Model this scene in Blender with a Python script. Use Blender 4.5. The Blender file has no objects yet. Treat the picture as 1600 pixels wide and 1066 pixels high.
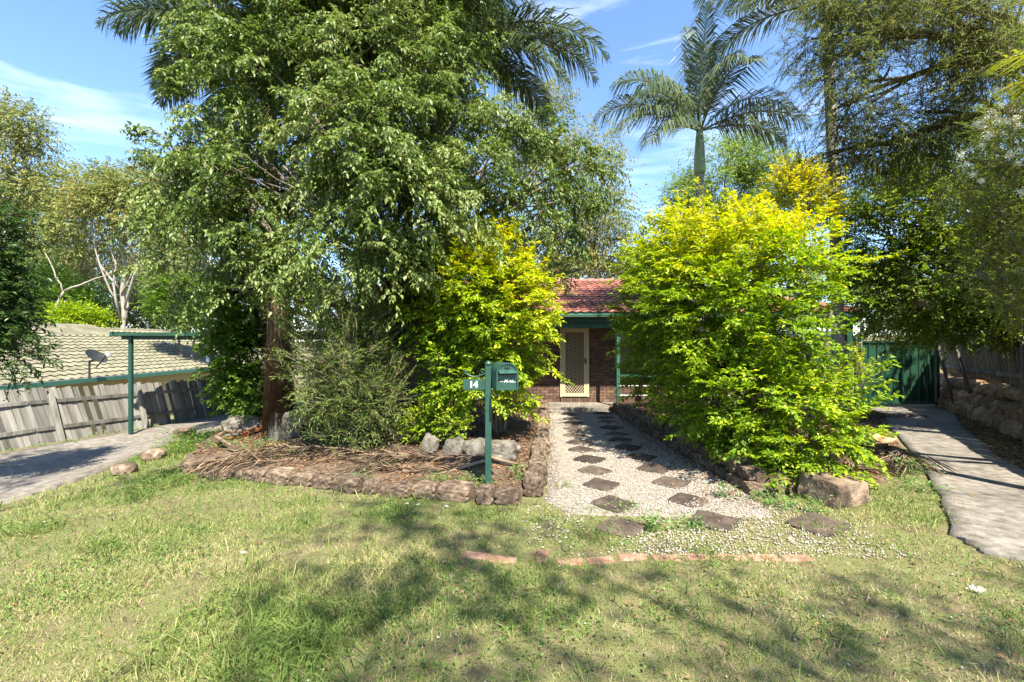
import bpy, bmesh, math, random
import numpy as np
from mathutils import Vector, Matrix, noise as mnoise

SC = bpy.context.scene
COL = SC.collection
PI = math.pi
rng = np.random.default_rng(11)
R = random.Random(11)

# ------------------------------------------------------------------ camera
CAMH, FPX = 1.70, 711.0
cam_d = bpy.data.cameras.new('camera')
cam_d.lens, cam_d.sensor_width = 16.0, 36.0
cam_d.clip_start, cam_d.clip_end = 0.05, 3000
cam = bpy.data.objects.new('camera', cam_d)
COL.objects.link(cam)
cam.location = (0, 0, CAMH)
cam.rotation_euler = (PI / 2, 0, 0)
SC.camera = cam

# ------------------------------------------------------------------ light
SUN_DIR = Vector((0.20, -0.53, 0.82)).normalized()      # towards the sun: behind the camera, to the right
SUN_EL = math.asin(SUN_DIR.z)
SUN_AZ = math.atan2(SUN_DIR.x, SUN_DIR.y)               # clockwise from +Y
world = bpy.data.worlds.new('World')
SC.world = world
world.use_nodes = True
wn, wl = world.node_tree.nodes, world.node_tree.links
bg = wn['Background']
sky = wn.new('ShaderNodeTexSky')
sky.sky_type = 'NISHITA'
sky.sun_disc = False
sky.sun_elevation = SUN_EL
sky.sun_rotation = SUN_AZ
sky.air_density, sky.dust_density, sky.ozone_density = 1.0, 0.1, 6.0
# thin streaky cirrus over the whole dome
tc = wn.new('ShaderNodeTexCoord')
mp = wn.new('ShaderNodeMapping')
mp.inputs['Scale'].default_value = (1.5, 2.2, 7.5)
mp.inputs['Rotation'].default_value = (0.12, 0.25, 0.4)
nz = wn.new('ShaderNodeTexNoise')
nz.inputs['Scale'].default_value = 1.7
nz.inputs['Detail'].default_value = 9
nz.inputs['Roughness'].default_value = 0.58
nz.inputs['Distortion'].default_value = 0.55
rp = wn.new('ShaderNodeValToRGB')
rp.color_ramp.elements[0].position = 0.52
rp.color_ramp.elements[0].color = (0, 0, 0, 1)
rp.color_ramp.elements[1].position = 0.85
rp.color_ramp.elements[1].color = (0.45, 0.45, 0.45, 1)
mixc = wn.new('ShaderNodeMix')
mixc.data_type = 'RGBA'
mixc.inputs['B'].default_value = (7.0, 7.6, 8.4, 1)
wl.new(tc.outputs['Generated'], mp.inputs['Vector'])
wl.new(mp.outputs['Vector'], nz.inputs['Vector'])
wl.new(nz.outputs['Fac'], rp.inputs['Fac'])
wl.new(rp.outputs['Color'], mixc.inputs['Factor'])
wl.new(sky.outputs['Color'], mixc.inputs['A'])
wl.new(mixc.outputs['Result'], bg.inputs['Color'])
bg.inputs['Strength'].default_value = 0.088
sun_d = bpy.data.lights.new('sun', 'SUN')
sun_d.energy = 4.2
sun_d.angle = math.radians(0.53)
sun_d.color = (1.0, 0.93, 0.80)
sun = bpy.data.objects.new('sun', sun_d)
COL.objects.link(sun)
sun.rotation_euler = SUN_DIR.to_track_quat('Z', 'Y').to_euler()
SC.view_settings.view_transform = 'Standard'
SC.view_settings.look = 'None'
SC.view_settings.gamma = 1
SC.view_settings.use_curve_mapping = False
SC.view_settings.exposure = 2.1
SC.render.engine = 'CYCLES'
SC.cycles.max_bounces = 10
SC.cycles.diffuse_bounces = 5
SC.cycles.transmission_bounces = 6
SC.cycles.transparent_max_bounces = 8
SC.cycles.caustics_reflective = False
SC.cycles.caustics_refractive = False


# ------------------------------------------------------------------ helpers
def at(px, py, Y):
    """a point of the place seen at photo pixel px, py when it stands Y metres off"""
    return Vector(((px - 800) * Y / FPX, Y, CAMH - (py - 533) * Y / FPX))


def sstep(a, b, x):
    t = np.clip((np.asarray(x, float) - a) / (b - a), 0, 1)
    return t * t * (3 - 2 * t)


def vnoise(P, seed=0):
    P = np.asarray(P, float)
    i = np.floor(P)
    f = P - i
    f = f * f * (3 - 2 * f)
    out = np.zeros(len(P))
    for cx in (0, 1):
        for cy in (0, 1):
            for cz in (0, 1):
                c = i + np.array((cx, cy, cz))
                h = np.sin(c @ np.array((127.1, 311.7, 74.7)) + seed * 17.31) * 43758.5453
                h = h - np.floor(h)
                w = (f[:, 0] if cx else 1 - f[:, 0]) * (f[:, 1] if cy else 1 - f[:, 1]) * (f[:, 2] if cz else 1 - f[:, 2])
                out += h * w
    return out


def fbm(P, seed=0, oct=3):
    P = np.asarray(P, float)
    s, a, tot = 0, 1, 0
    for k in range(oct):
        s = s + a * vnoise(P * 2 ** k, seed + k)
        tot += a
        a *= .5
    return s / tot


def inpoly(X, Y, poly):
    X, Y = np.asarray(X, float), np.asarray(Y, float)
    r = np.zeros(X.shape, bool)
    n = len(poly)
    for i in range(n):
        x1, y1 = poly[i]
        x2, y2 = poly[(i + 1) % n]
        if y1 == y2:
            continue
        c = ((y1 > Y) != (y2 > Y)) & (X < (x2 - x1) * (Y - y1) / (y2 - y1) + x1)
        r ^= c
    return r


def gz(x, y):
    x, y = np.asarray(x, float), np.asarray(y, float)
    z = -0.50 * sstep(-3.0, -9.5, x) - 0.02 * np.clip(y - 4, 0, 8)
    z = z + sstep(17, 34, y) * 2.3 * sstep(4, 9, x)
    z = z - 1.0 * sstep(-10.5, -14, x)
    z = z + 0.018 * (fbm(np.stack([x.ravel() * .9, y.ravel() * .9, 0 * x.ravel()], 1), 5, 1).reshape(x.shape) - .5) * 2
    return z


def g1(x, y):
    return float(gz(np.array([x]), np.array([y]))[0])


def tag(o, label=None, cat=None, group=None, kind=None):
    if label: o['label'] = label
    if cat: o['category'] = cat
    if group: o['group'] = group
    if kind: o['kind'] = kind
    return o


def link(name, me, parent=None):
    o = bpy.data.objects.new(name, me)
    COL.objects.link(o)
    if parent is not None:
        o.parent = parent
    return o


def empty(name, loc, label, cat, group=None, rz=0):
    o = link(name, None)
    o.location = loc
    o.rotation_euler = (0, 0, rz)
    o.empty_display_size = .2
    return tag(o, label, cat, group)


class MB:
    def __init__(s):
        s.v, s.f = [], []

    def add(s, vs, fs):
        b = len(s.v)
        s.v += [tuple(v) for v in vs]
        s.f += [tuple(b + i for i in f) for f in fs]

    def box(s, c, size, rot=None, taper=1.0):
        hx, hy, hz = size[0] / 2, size[1] / 2, size[2] / 2
        vs = []
        for z in (-hz, hz):
            k = taper if z > 0 else 1
            for x, y in ((-hx, -hy), (hx, -hy), (hx, hy), (-hx, hy)):
                vs.append(Vector((x * k, y * k, z)))
        if rot is not None:
            vs = [rot @ v for v in vs]
        c = Vector(c)
        s.add([v + c for v in vs], [(3, 2, 1, 0), (4, 5, 6, 7), (0, 1, 5, 4), (1, 2, 6, 5), (2, 3, 7, 6), (3, 0, 4, 7)])
        return s

    def bar(s, a, b, w, h, up=Vector((0, 0, 1))):
        a, b = Vector(a), Vector(b)
        d = (b - a)
        L = d.length
        d.normalize()
        sd = d.cross(up)
        if sd.length < 1e-4:
            sd = d.cross(Vector((0, 1, 0)))
        sd.normalize()
        u = sd.cross(d)
        rot = Matrix((d, sd, u)).transposed()
        return s.box((a + b) / 2, (L, w, h), rot)

    def tube(s, pts, rad, n=8, cap=True):
        pts = [Vector(p) for p in pts]
        if not hasattr(rad, '__len__'):
            rad = [rad] * len(pts)
        vs, fs = [], []
        ref = None
        for i, p in enumerate(pts):
            t = (pts[min(i + 1, len(pts) - 1)] - pts[max(i - 1, 0)])
            if t.length < 1e-9: t = Vector((0, 0, 1))
            t.normalize()
            if ref is None:
                ref = t.orthogonal().normalized()
            ref = (ref - t * ref.dot(t))
            if ref.length < 1e-6: ref = t.orthogonal()
            ref.normalize()
            b = t.cross(ref)
            for k in range(n):
                a = 2 * PI * k / n
                vs.append(p + (ref * math.cos(a) + b * math.sin(a)) * rad[i])
        for i in range(len(pts) - 1):
            for k in range(n):
                k2 = (k + 1) % n
                fs.append((i * n + k, i * n + k2, (i + 1) * n + k2, (i + 1) * n + k))
        if cap:
            fs.append(tuple(range(n - 1, -1, -1)))
            fs.append(tuple((len(pts) - 1) * n + k for k in range(n)))
        s.add(vs, fs)
        return s

    def prism(s, outline, y0, y1):
        """outline in xz, extruded along y"""
        n = len(outline)
        vs = [(x, y0, z) for x, z in outline] + [(x, y1, z) for x, z in outline]
        fs = [tuple(range(n)), tuple(range(2 * n - 1, n - 1, -1))]
        for i in range(n):
            j = (i + 1) % n
            fs.append((j, i, n + i, n + j))
        s.add(vs, fs)
        return s

    def mesh(s, name, m, smooth=False):
        me = bpy.data.meshes.new(name)
        me.from_pydata(s.v, [], s.f)
        if m: me.materials.append(m)
        if smooth:
            me.polygons.foreach_set('use_smooth', [True] * len(me.polygons))
        me.update()
        return me

    def build(s, name, m, parent=None, smooth=False):
        return link(name, s.mesh(name, m, smooth), parent)


def bevel(me, w=.01, seg=1):
    bm = bmesh.new()
    bm.from_mesh(me)
    bmesh.ops.recalc_face_normals(bm, faces=bm.faces)
    bmesh.ops.bevel(bm, geom=list(bm.edges), offset=w, segments=seg, affect='EDGES', profile=.6)
    bm.to_mesh(me)
    bm.free()
    return me


def mesh_np(name, V, T, m, attrs=None, smooth=False):
    """triangle mesh out of numpy arrays; attrs: name -> per-face floats"""
    V = np.ascontiguousarray(V, np.float32)
    T = np.ascontiguousarray(T, np.int32)
    me = bpy.data.meshes.new(name)
    me.vertices.add(len(V))
    me.vertices.foreach_set('co', V.ravel())
    me.loops.add(T.size)
    me.loops.foreach_set('vertex_index', T.ravel())
    me.polygons.add(len(T))
    me.polygons.foreach_set('loop_start', np.arange(0, T.size, 3, dtype=np.int32))
    me.polygons.foreach_set('loop_total', np.full(len(T), 3, np.int32))
    if smooth:
        me.polygons.foreach_set('use_smooth', np.ones(len(T), bool))
    if m: me.materials.append(m)
    me.update(calc_edges=True)
    for k, a in (attrs or {}).items():
        at_ = me.attributes.new(k, 'FLOAT', 'FACE')
        at_.data.foreach_set('value', np.ascontiguousarray(a, np.float32))
    return me


# ------------------------------------------------------------------ materials
def _ramp(n, cols):
    r = n.new('ShaderNodeValToRGB')
    e = r.color_ramp.elements
    k = len(cols)
    cs = [(c if len(c) == 2 and hasattr(c[1], '__len__') else (i / max(1, k - 1), c)) for i, c in enumerate(cols)]
    while len(e) < k: e.new(.5)
    for i, (p, c) in enumerate(cs):
        e[i].position = p
        e[i].color = (*c, 1)
    return r


def mat(name, cols, scale=6, rough=.75, bump=.0, bscale=None, spec=.3, metal=0, stretch=None, rand=0., lo=.3, hi=.7, detail=8, stain=0.):
    m = bpy.data.materials.new(name)
    m.use_nodes = True
    n, l = m.node_tree.nodes, m.node_tree.links
    p = n['Principled BSDF']
    p.inputs['Roughness'].default_value = rough
    p.inputs['Metallic'].default_value = metal
    p.inputs['Specular IOR Level'].default_value = spec
    tcx = n.new('ShaderNodeTexCoord')
    oi = n.new('ShaderNodeObjectInfo')
    va = n.new('ShaderNodeVectorMath')
    va.operation = 'MULTIPLY_ADD'
    cx = n.new('ShaderNodeCombineXYZ')
    for i in range(3): l.new(oi.outputs['Random'], cx.inputs[i])
    l.new(cx.outputs[0], va.inputs[0])
    va.inputs[1].default_value = (37, 53, 71)
    l.new(tcx.outputs['Object'], va.inputs[2])
    vec = va.outputs[0]
    if stretch:
        mp_ = n.new('ShaderNodeMapping')
        mp_.inputs['Scale'].default_value = stretch
        l.new(vec, mp_.inputs['Vector'])
        vec = mp_.outputs[0]
    nt = n.new('ShaderNodeTexNoise')
    nt.inputs['Scale'].default_value = scale
    nt.inputs['Detail'].default_value = detail
    nt.inputs['Roughness'].default_value = .62
    l.new(vec, nt.inputs['Vector'])
    mr = n.new('ShaderNodeMapRange')
    mr.inputs['From Min'].default_value = lo
    mr.inputs['From Max'].default_value = hi
    l.new(nt.outputs['Fac'], mr.inputs['Value'])
    rp_ = _ramp(n, cols)
    l.new(mr.outputs[0], rp_.inputs['Fac'])
    col = rp_.outputs['Color']
    if rand:
        hs = n.new('ShaderNodeHueSaturation')
        m2 = n.new('ShaderNodeMapRange')
        m2.inputs['To Min'].default_value = 1 - rand
        m2.inputs['To Max'].default_value = 1 + rand
        l.new(oi.outputs['Random'], m2.inputs['Value'])
        l.new(m2.outputs[0], hs.inputs['Value'])
        l.new(col, hs.inputs['Color'])
        col = hs.outputs['Color']
    if stain:
        ns = n.new('ShaderNodeTexNoise')
        ns.inputs['Scale'].default_value = .8
        ns.inputs['Detail'].default_value = 10
        ns.inputs['Roughness'].default_value = .7
        ns.inputs['Distortion'].default_value = 1.6
        l.new(vec, ns.inputs['Vector'])
        ms = n.new('ShaderNodeMapRange')
        ms.inputs['From Min'].default_value = .36
        ms.inputs['From Max'].default_value = .56
        ms.inputs['To Min'].default_value = 1 - stain
        ms.inputs['To Max'].default_value = 1.06
        l.new(ns.outputs['Fac'], ms.inputs['Value'])
        vs_ = n.new('ShaderNodeVectorMath')
        vs_.operation = 'SCALE'
        l.new(col, vs_.inputs[0])
        l.new(ms.outputs[0], vs_.inputs['Scale'])
        col = vs_.outputs[0]
    l.new(col, p.inputs['Base Color'])
    if bump:
        nb = n.new('ShaderNodeTexNoise')
        nb.inputs['Scale'].default_value = bscale or scale * 4
        nb.inputs['Detail'].default_value = 8
        l.new(vec, nb.inputs['Vector'])
        bp = n.new('ShaderNodeBump')
        bp.inputs['Strength'].default_value = bump
        bp.inputs['Distance'].default_value = .02
        l.new(nb.outputs['Fac'], bp.inputs['Height'])
        l.new(bp.outputs[0], p.inputs['Normal'])
    return m


def leafmat(name, cols, rough=.45, trans=.35, spec=.35, tgain=1.3):
    """leaf colour picked per leaf by the face attribute v; light comes through the blade"""
    m = bpy.data.materials.new(name)
    m.use_nodes = True
    n, l = m.node_tree.nodes, m.node_tree.links
    p = n['Principled BSDF']
    out = n['Material Output']
    a = n.new('ShaderNodeAttribute')
    a.attribute_name = 'v'
    r = _ramp(n, cols)
    l.new(a.outputs['Fac'], r.inputs['Fac'])
    p.inputs['Roughness'].default_value = rough
    p.inputs['Specular IOR Level'].default_value = spec
    l.new(r.outputs['Color'], p.inputs['Base Color'])
    tr = n.new('ShaderNodeBsdfTranslucent')
    hs = n.new('ShaderNodeHueSaturation')
    hs.inputs['Value'].default_value = tgain
    hs.inputs['Saturation'].default_value = 1.1
    l.new(r.outputs['Color'], hs.inputs['Color'])
    l.new(hs.outputs['Color'], tr.inputs['Color'])
    mx = n.new('ShaderNodeMixShader')
    mx.inputs[0].default_value = trans
    l.new(p.outputs[0], mx.inputs[1])
    l.new(tr.outputs[0], mx.inputs[2])
    l.new(mx.outputs[0], out.inputs['Surface'])
    return m


M = dict(
    ground=mat('lawn_soil', [(.085, .07, .036), (.15, .125, .06), (.12, .125, .042), (.19, .165, .085)], 5, .95, .9, 90, lo=.32, hi=.68),
    soil=mat('bed_soil', [(.045, .03, .02), (.085, .058, .036), (.14, .1, .065)], 4, .95, .8, 45),
    concrete=mat('weathered_concrete', [(.075, .065, .052), (.165, .146, .12), (.245, .22, .185)], 9, .85, .3, 60, stain=.38),
    gravelbase=mat('gravel_base', [(.10, .08, .06), (.22, .19, .155), (.32, .29, .25)], 30, .9, .8, 80),
    paver=mat('paving_slab', [(.032, .024, .018), (.062, .045, .034), (.115, .085, .062)], 6, .9, .8, 60, rand=.4, stain=.4),
    edging=mat('edging_stone', [(.032, .024, .017), (.09, .063, .042), (.18, .127, .085), (.30, .22, .155)], 5, .92, .9, 40, rand=.3, lo=.33, hi=.66),
    rock=mat('grey_rock', [(.036, .030, .022), (.082, .071, .054), (.135, .12, .094), (.2, .182, .148)], 7, .9, .8, 30, rand=.2),
    sandstone=mat('sandstone', [(.11, .072, .042), (.26, .165, .095), (.42, .29, .18)], 5, .9, .7, 30, rand=.35),
    lawnbrick=mat('lawn_brick', [(.14, .075, .048), (.25, .14, .09), (.32, .21, .145)], 12, .92, .6, 70, rand=.2),
    brick=mat('dark_brick', [(.070, .040, .028), (.115, .066, .045), (.17, .105, .075)], 10, .85, .5, 60, rand=.35),
    mortar=mat('mortar', [(.2, .175, .15), (.28, .25, .22)], 20, .95, .3, 80),
    rooftile=mat('red_roof_tile', [(.14, .06, .045), (.25, .10, .075), (.36, .175, .13)], 9, .7, .2, 60, rand=.28),
    creamtile=mat('cream_roof_tile', [(.09, .083, .05), (.155, .145, .095), (.2, .188, .13)], 3, .75, .2, 50, rand=.14),
    postgreen=mat('carport_green', [(.008, .042, .028), (.012, .055, .038)], 3, .45, .06, 50, spec=.4),
    green=mat('green_paint', [(.016, .07, .046), (.024, .095, .065), (.034, .115, .08)], 3, .45, .06, 50, spec=.4),
    mailgreen=mat('mailbox_green', [(.012, .048, .032), (.017, .060, .042), (.023, .07, .05)], 12, .38, .08, 90, spec=.5),
    gutter=mat('gutter_green', [(.024, .09, .064), (.036, .12, .088), (.05, .14, .105)], 4, .5, .05, spec=.4),
    darkgreen=mat('gate_green', [(.007, .034, .017), (.011, .047, .025), (.015, .056, .031)], 2.5, .5, .05, 30, spec=.4),
    cream=mat('cream_paint', [(.42, .34, .20), (.50, .41, .26)], 5, .5, .04, spec=.4),
    white=mat('white_paint', [(.72, .71, .68), (.82, .81, .79)], 5, .5, .03),
    paleletter=mat('cream_lettering', [(.72, .68, .55), (.8, .76, .63)], 8, .5, 0),
    dark=mat('dark_void', [(.012, .011, .010), (.02, .018, .016)], 5, .6, 0),
    glass=mat('window_glass', [(.02, .024, .026), (.035, .04, .042)], 2, .08, 0, spec=.6),
    metal=mat('galvanised', [(.32, .33, .34), (.45, .46, .47)], 10, .4, .05, metal=.6),
    black=mat('dish_black', [(.014, .015, .016), (.028, .03, .03)], 8, .5, .05),
    paling=mat('grey_paling', [(.075, .07, .06), (.17, .161, .141), (.26, .245, .216)], 4.5, .9, .7, 30, stretch=(1, 1, .12), rand=.32),
    palingbrown=mat('brown_paling', [(.095, .07, .05), (.2, .15, .105), (.3, .23, .165)], 5, .9, .7, 30, stretch=(1, 1, .12), rand=.3),
    stake=mat('old_stake', [(.06, .055, .045), (.12, .11, .09)], 8, .85, .4, 30),
    bark=mat('grey_bark', [(.06, .048, .034), (.13, .108, .08), (.22, .19, .145)], 7, .95, .9, 25, stretch=(1, 1, .35)),
    palegum=mat('pale_gum_bark', [(.16, .135, .10), (.29, .255, .21), (.38, .345, .30)], 5, .85, .3, 20, stretch=(1, 1, .3)),
    twig=mat('twig', [(.10, .072, .045), (.2, .15, .1)], 10, .9, 0),
    darktwig=mat('dark_twig', [(.035, .024, .017), (.08, .056, .04)], 10, .9, 0),
    palmtrunk=mat('palm_trunk', [(.14, .125, .10), (.25, .23, .195), (.34, .32, .27)], 8, .9, .6, 26, stretch=(.4, .4, 3)),
    crownshaft=mat('palm_crownshaft', [(.12, .17, .08), (.22, .28, .15), (.3, .36, .21)], 4, .5, .1, 20, stretch=(1, 1, .3)),
    deadfrond=mat('dead_frond', [(.085, .056, .035), (.18, .125, .08), (.29, .21, .14)], 9, .85, .2, 40, rand=.2),
    skirt=mat('dead_frond_skirt', [(.11, .068, .042), (.22, .145, .095), (.34, .24, .165)], 9, .9, .2, 40),
    rust=mat('rusty_sheath', [(.07, .022, .008), (.15, .046, .014), (.22, .085, .03)], 7, .9, .5, 50),
    tan=mat('tan_sheath', [(.22, .125, .06), (.36, .215, .11), (.42, .28, .17)], 5, .75, .2, 30),
    flower=mat('white_flower', [(.6, .6, .46), (.75, .75, .62)], 30, .8, 0),
)
L = dict(
    fig=leafmat('fig_leaf', [(.05, .088, .016), (.09, .14, .026), (.135, .19, .042), (.19, .238, .068), (.24, .265, .10)], rough=.42, trans=.34, spec=.35),
    gold=leafmat('golden_leaf', [(0, (.085, .165, .012)), (.3, (.15, .25, .015)), (.55, (.25, .345, .016)), (.82, (.41, .45, .02)), (1, (.56, .49, .03))], rough=.45, trans=.40, spec=.3),
    shrub=leafmat('shrub_leaf', [(.065, .125, .014), (.105, .185, .022), (.16, .25, .03)], rough=.45, trans=.38),
    bottle=leafmat('bottlebrush_leaf', [(.07, .12, .022), (.11, .175, .035), (.165, .225, .055), (.23, .225, .09)], rough=.55, trans=.35, spec=.25),
    mango=leafmat('dark_leaf', [(.028, .058, .014), (.05, .095, .02), (.085, .145, .032)], rough=.4, trans=.3),
    gum=leafmat('gum_leaf', [(.12, .155, .04), (.17, .205, .055), (.225, .24, .075), (.28, .245, .09)], rough=.6, trans=.35, spec=.2),
    gumgrey=leafmat('grey_gum_leaf', [(.13, .145, .06), (.18, .19, .085), (.24, .23, .12), (.28, .245, .14)], rough=.6, trans=.35, spec=.2),
    soft=leafmat('soft_green_leaf', [(.13, .2, .04), (.19, .265, .055), (.26, .32, .08)], spec=.2, rough=.55, trans=.35),
    needle=leafmat('needle_leaf', [(.08, .115, .025), (.125, .165, .036), (.18, .215, .055), (.235, .20, .07)], rough=.6, trans=.4, spec=.2),
    vine=leafmat('vine_leaf', [(.075, .135, .012), (.12, .20, .018), (.19, .275, .028), (.28, .29, .035)], spec=.2, rough=.5, trans=.42),
    mela=leafmat('melaleuca_leaf', [(.13, .18, .03), (.19, .24, .045), (.27, .30, .07)], rough=.7, trans=.4, spec=.1),
    palm=leafmat('palm_leaflet', [(.045, .07, .03), (.07, .105, .045), (.11, .145, .068), (.15, .18, .095)], rough=.34, trans=.3, spec=.5),
    palmyel=leafmat('yellow_palm_leaflet', [(.12, .17, .02), (.22, .25, .03), (.32, .30, .05)], rough=.4, trans=.35),
    grass=leafmat('grass_blade', [(0, (.085, .15, .032)), (.3, (.14, .205, .045)), (.55, (.21, .255, .07)), (.78, (.30, .295, .12)), (1, (.42, .36, .2))], rough=.6, trans=.35, spec=.2),
    weed=leafmat('weed_leaf', [(.05, .115, .022), (.10, .2, .04), (.18, .28, .08)], rough=.5, trans=.35),
    litter=leafmat('fallen_leaf', [(.07, .032, .016), (.15, .07, .034), (.20, .10, .045), (.24, .15, .075), (.27, .145, .04)], rough=.8, trans=.1),
    pebble=leafmat('pebble', [(.15, .115, .08), (.31, .26, .205), (.39, .345, .29), (.46, .425, .375)], rough=.8, trans=0.),
)


# ------------------------------------------------------------------ foliage engine
def unit(a):
    return a / np.maximum(np.linalg.norm(a, axis=-1, keepdims=True), 1e-9)


class Leaves:
    """collects folded leaf blades (two triangles each) and builds them as one mesh"""
    def __init__(s):
        s.V, s.T, s.a, s.nv = [], [], [], 0

    def add(s, B, D, N, ln, wd, v, fold=.25, wide=.45):
        m = len(B)
        D = unit(D)
        S = unit(np.cross(D, N))
        N2 = np.cross(S, D)
        ln = np.broadcast_to(ln, (m,))[:, None]
        wd = np.broadcast_to(wd, (m,))[:, None]
        mid = B + D * ln * wide
        V = np.stack([B, mid + S * wd / 2 + N2 * wd * fold, B + D * ln - N2 * ln * .08, mid - S * wd / 2 + N2 * wd * fold], 1)
        b = s.nv + 4 * np.arange(m)[:, None]
        s.V.append(V.reshape(-1, 3))
        s.T.append(np.concatenate([b + [0, 1, 2], b + [0, 2, 3]], 1).reshape(-1, 3))
        s.a.append(np.repeat(np.clip(v, 0, 1), 2))
        s.nv += 4 * m

    def twigs(s, A, Bp, r, v=0.):
        m = len(A)
        d = unit(Bp - A)
        u = unit(np.cross(d, np.array((.3, .2, .93))))
        w = np.cross(d, u)
        r = np.broadcast_to(r, (m,))[:, None]
        V = np.stack([A + u * r, A - u * r * .5 + w * r * .87, A - u * r * .5 - w * r * .87, Bp], 1)
        b = s.nv + 4 * np.arange(m)[:, None]
        s.V.append(V.reshape(-1, 3))
        s.T.append(np.concatenate([b + [0, 1, 3], b + [1, 2, 3], b + [2, 0, 3]], 1).reshape(-1, 3))
        s.a.append(np.full(3 * m, v))
        s.nv += 4 * m

    def build(s, name, m, parent=None):
        return link(name, mesh_np(name, np.concatenate(s.V), np.concatenate(s.T), m, {'v': np.concatenate(s.a)}), parent)

    def ntri(s):
        return sum(len(t) for t in s.T)


def rdir(m):
    return unit(rng.normal(size=(m, 3)))


def blob_points(blobs, m, lo=.55, hi=1.05, amp=.25, nf=1.4, gap=.0, gfreq=1.2, seed=1, back=.5, inner=.5):
    """points in the outer shell of a union of lumpy ellipsoids, with noise-made gaps"""
    B = np.array(blobs, float)
    w = (B[:, 3] * B[:, 4] * B[:, 5]) ** (2 / 3)
    n = int(m * 2.6)
    k = rng.choice(len(B), n, p=w / w.sum())
    d = rdir(n)
    r = lo + (hi - lo) * rng.random(n) ** .7
    c, rad = B[k, :3], B[k, 3:6]
    r *= 1 + amp * 2 * (fbm(d * nf + k[:, None] * 7.7, seed) - .5) * 1.6
    P = c + d * rad * r[:, None]
    keep = np.ones(n, bool)
    for j in range(len(B)):
        q = np.linalg.norm((P - B[j, :3]) / B[j, 3:6], axis=1)
        ins = (q < lo * .95) & (k != j)
        keep &= ~(ins & (rng.random(n) > inner * .5))
    if gap > 0:
        keep &= fbm(P * gfreq, seed + 9) > gap + .12 * (rng.random(n) - .5)
    away = unit(P - np.array((0, 0, CAMH)))
    nrm = unit(d / rad)
    keep &= ~(((nrm * away).sum(1) > .35) & (rng.random(n) > back))
    P, nrm = P[keep][:m], nrm[keep][:m]
    return P, nrm


def sprays(lv, P, D, n, ln, leaf, wid, sag=.3, ang=.9, jit=.35, hang=0., v=None, vj=.3, twig=None, fold=.25, tip=0., wide=.45):
    """twigs starting at P along D, n leaves on each, alternating sides"""
    m = len(P)
    ln = np.broadcast_to(ln, (m,)).astype(float)
    t = np.linspace(.12, 1, n)
    up = np.array((0, 0, 1.))
    pos = P[:, None] + D[:, None] * (ln[:, None] * t)[:, :, None]
    pos[:, :, 2] -= sag * ln[:, None] * t[None] ** 2
    tan = unit(D[:, None] - up * (2 * sag * t)[None, :, None])
    side = unit(np.cross(tan, up) + 1e-3)
    sg = np.where(np.arange(n) % 2 == 0, 1., -1.)[None, :, None]
    ld = tan * math.cos(ang) + side * sg * math.sin(ang) + rng.normal(size=(m, n, 3)) * jit
    ld[:, :, 2] -= hang
    ld = unit(ld)
    nr = up - ld * ld[:, :, 2:3] + rng.normal(size=(m, n, 3)) * .35
    vv = (np.full(m, .5) if v is None else v)[:, None] + tip * (t[None] - .5) + rng.normal(size=(m, n)) * vj * .5
    sc = rng.uniform(.5, 1.3, (m, n))
    lv.add(pos.reshape(-1, 3), ld.reshape(-1, 3), nr.reshape(-1, 3), (leaf * sc).ravel(), (wid * sc).ravel(), vv.ravel(), fold, wide)
    if twig is not None:
        twig.twigs(P, pos[:, -1], .0035 + .004 * ln)


def clusters(P, D, k, ln, droop, flat=.6, nz=.25):
    """k side twigs along a short branchlet at each point: gives the crown its layered tufts"""
    m = len(P)
    L_ = ln * rng.uniform(.6, 1.3, m)
    t = np.linspace(.12, 1, k)[None] + rng.normal(size=(m, k)) * .04
    up = np.array((0, 0, 1.))
    pos = P[:, None] + D[:, None] * (L_[:, None] * t)[:, :, None]
    pos[:, :, 2] -= droop * L_[:, None] * t ** 2
    tan = unit(D[:, None] - up * (2 * droop * t)[:, :, None])
    side = unit(np.cross(tan, up) + 1e-3)
    sg = np.where(np.arange(k) % 2 == 0, 1., -1.)[None, :, None] * (1 - .8 * np.clip(t, 0, 1)[:, :, None])
    d = unit(tan * .7 + side * sg * flat * 1.5 + rng.normal(size=(m, k, 3)) * nz)
    ls = 1.15 - .45 * t
    return pos.reshape(-1, 3), d.reshape(-1, 3), ls.ravel(), pos[:, -1]


def pb(px, py, Y, rx, ry, rd=None):
    """ellipsoid given by where it shows in the photo and how far off it stands"""
    c = at(px, py, Y)
    k = Y / FPX
    return (c.x, c.y, c.z, rx * k, rd if rd else (rx + ry) * .5 * k, ry * k)


def limb(mb, a, b, r0, r1, sag=0., wig=.12, n=7, sides=8):
    a, b = Vector(a), Vector(b)
    Ld = (b - a).length
    o = Vector((R.uniform(-1, 1), R.uniform(-1, 1), R.uniform(-.5, .8))) * Ld * wig
    pts, rad = [], []
    for i in range(n):
        t = i / (n - 1)
        p = a.lerp(b, t) + o * math.sin(PI * t) + Vector((0, 0, sag * math.sin(PI * t)))
        if 0 < i < n - 1:
            p += Vector((R.uniform(-1, 1), R.uniform(-1, 1), R.uniform(-1, 1))) * Ld * .018
        pts.append(p)
        rad.append(r0 * (1 - t) + r1 * t)
    mb.tube(pts, rad, sides)
    return pts


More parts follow.
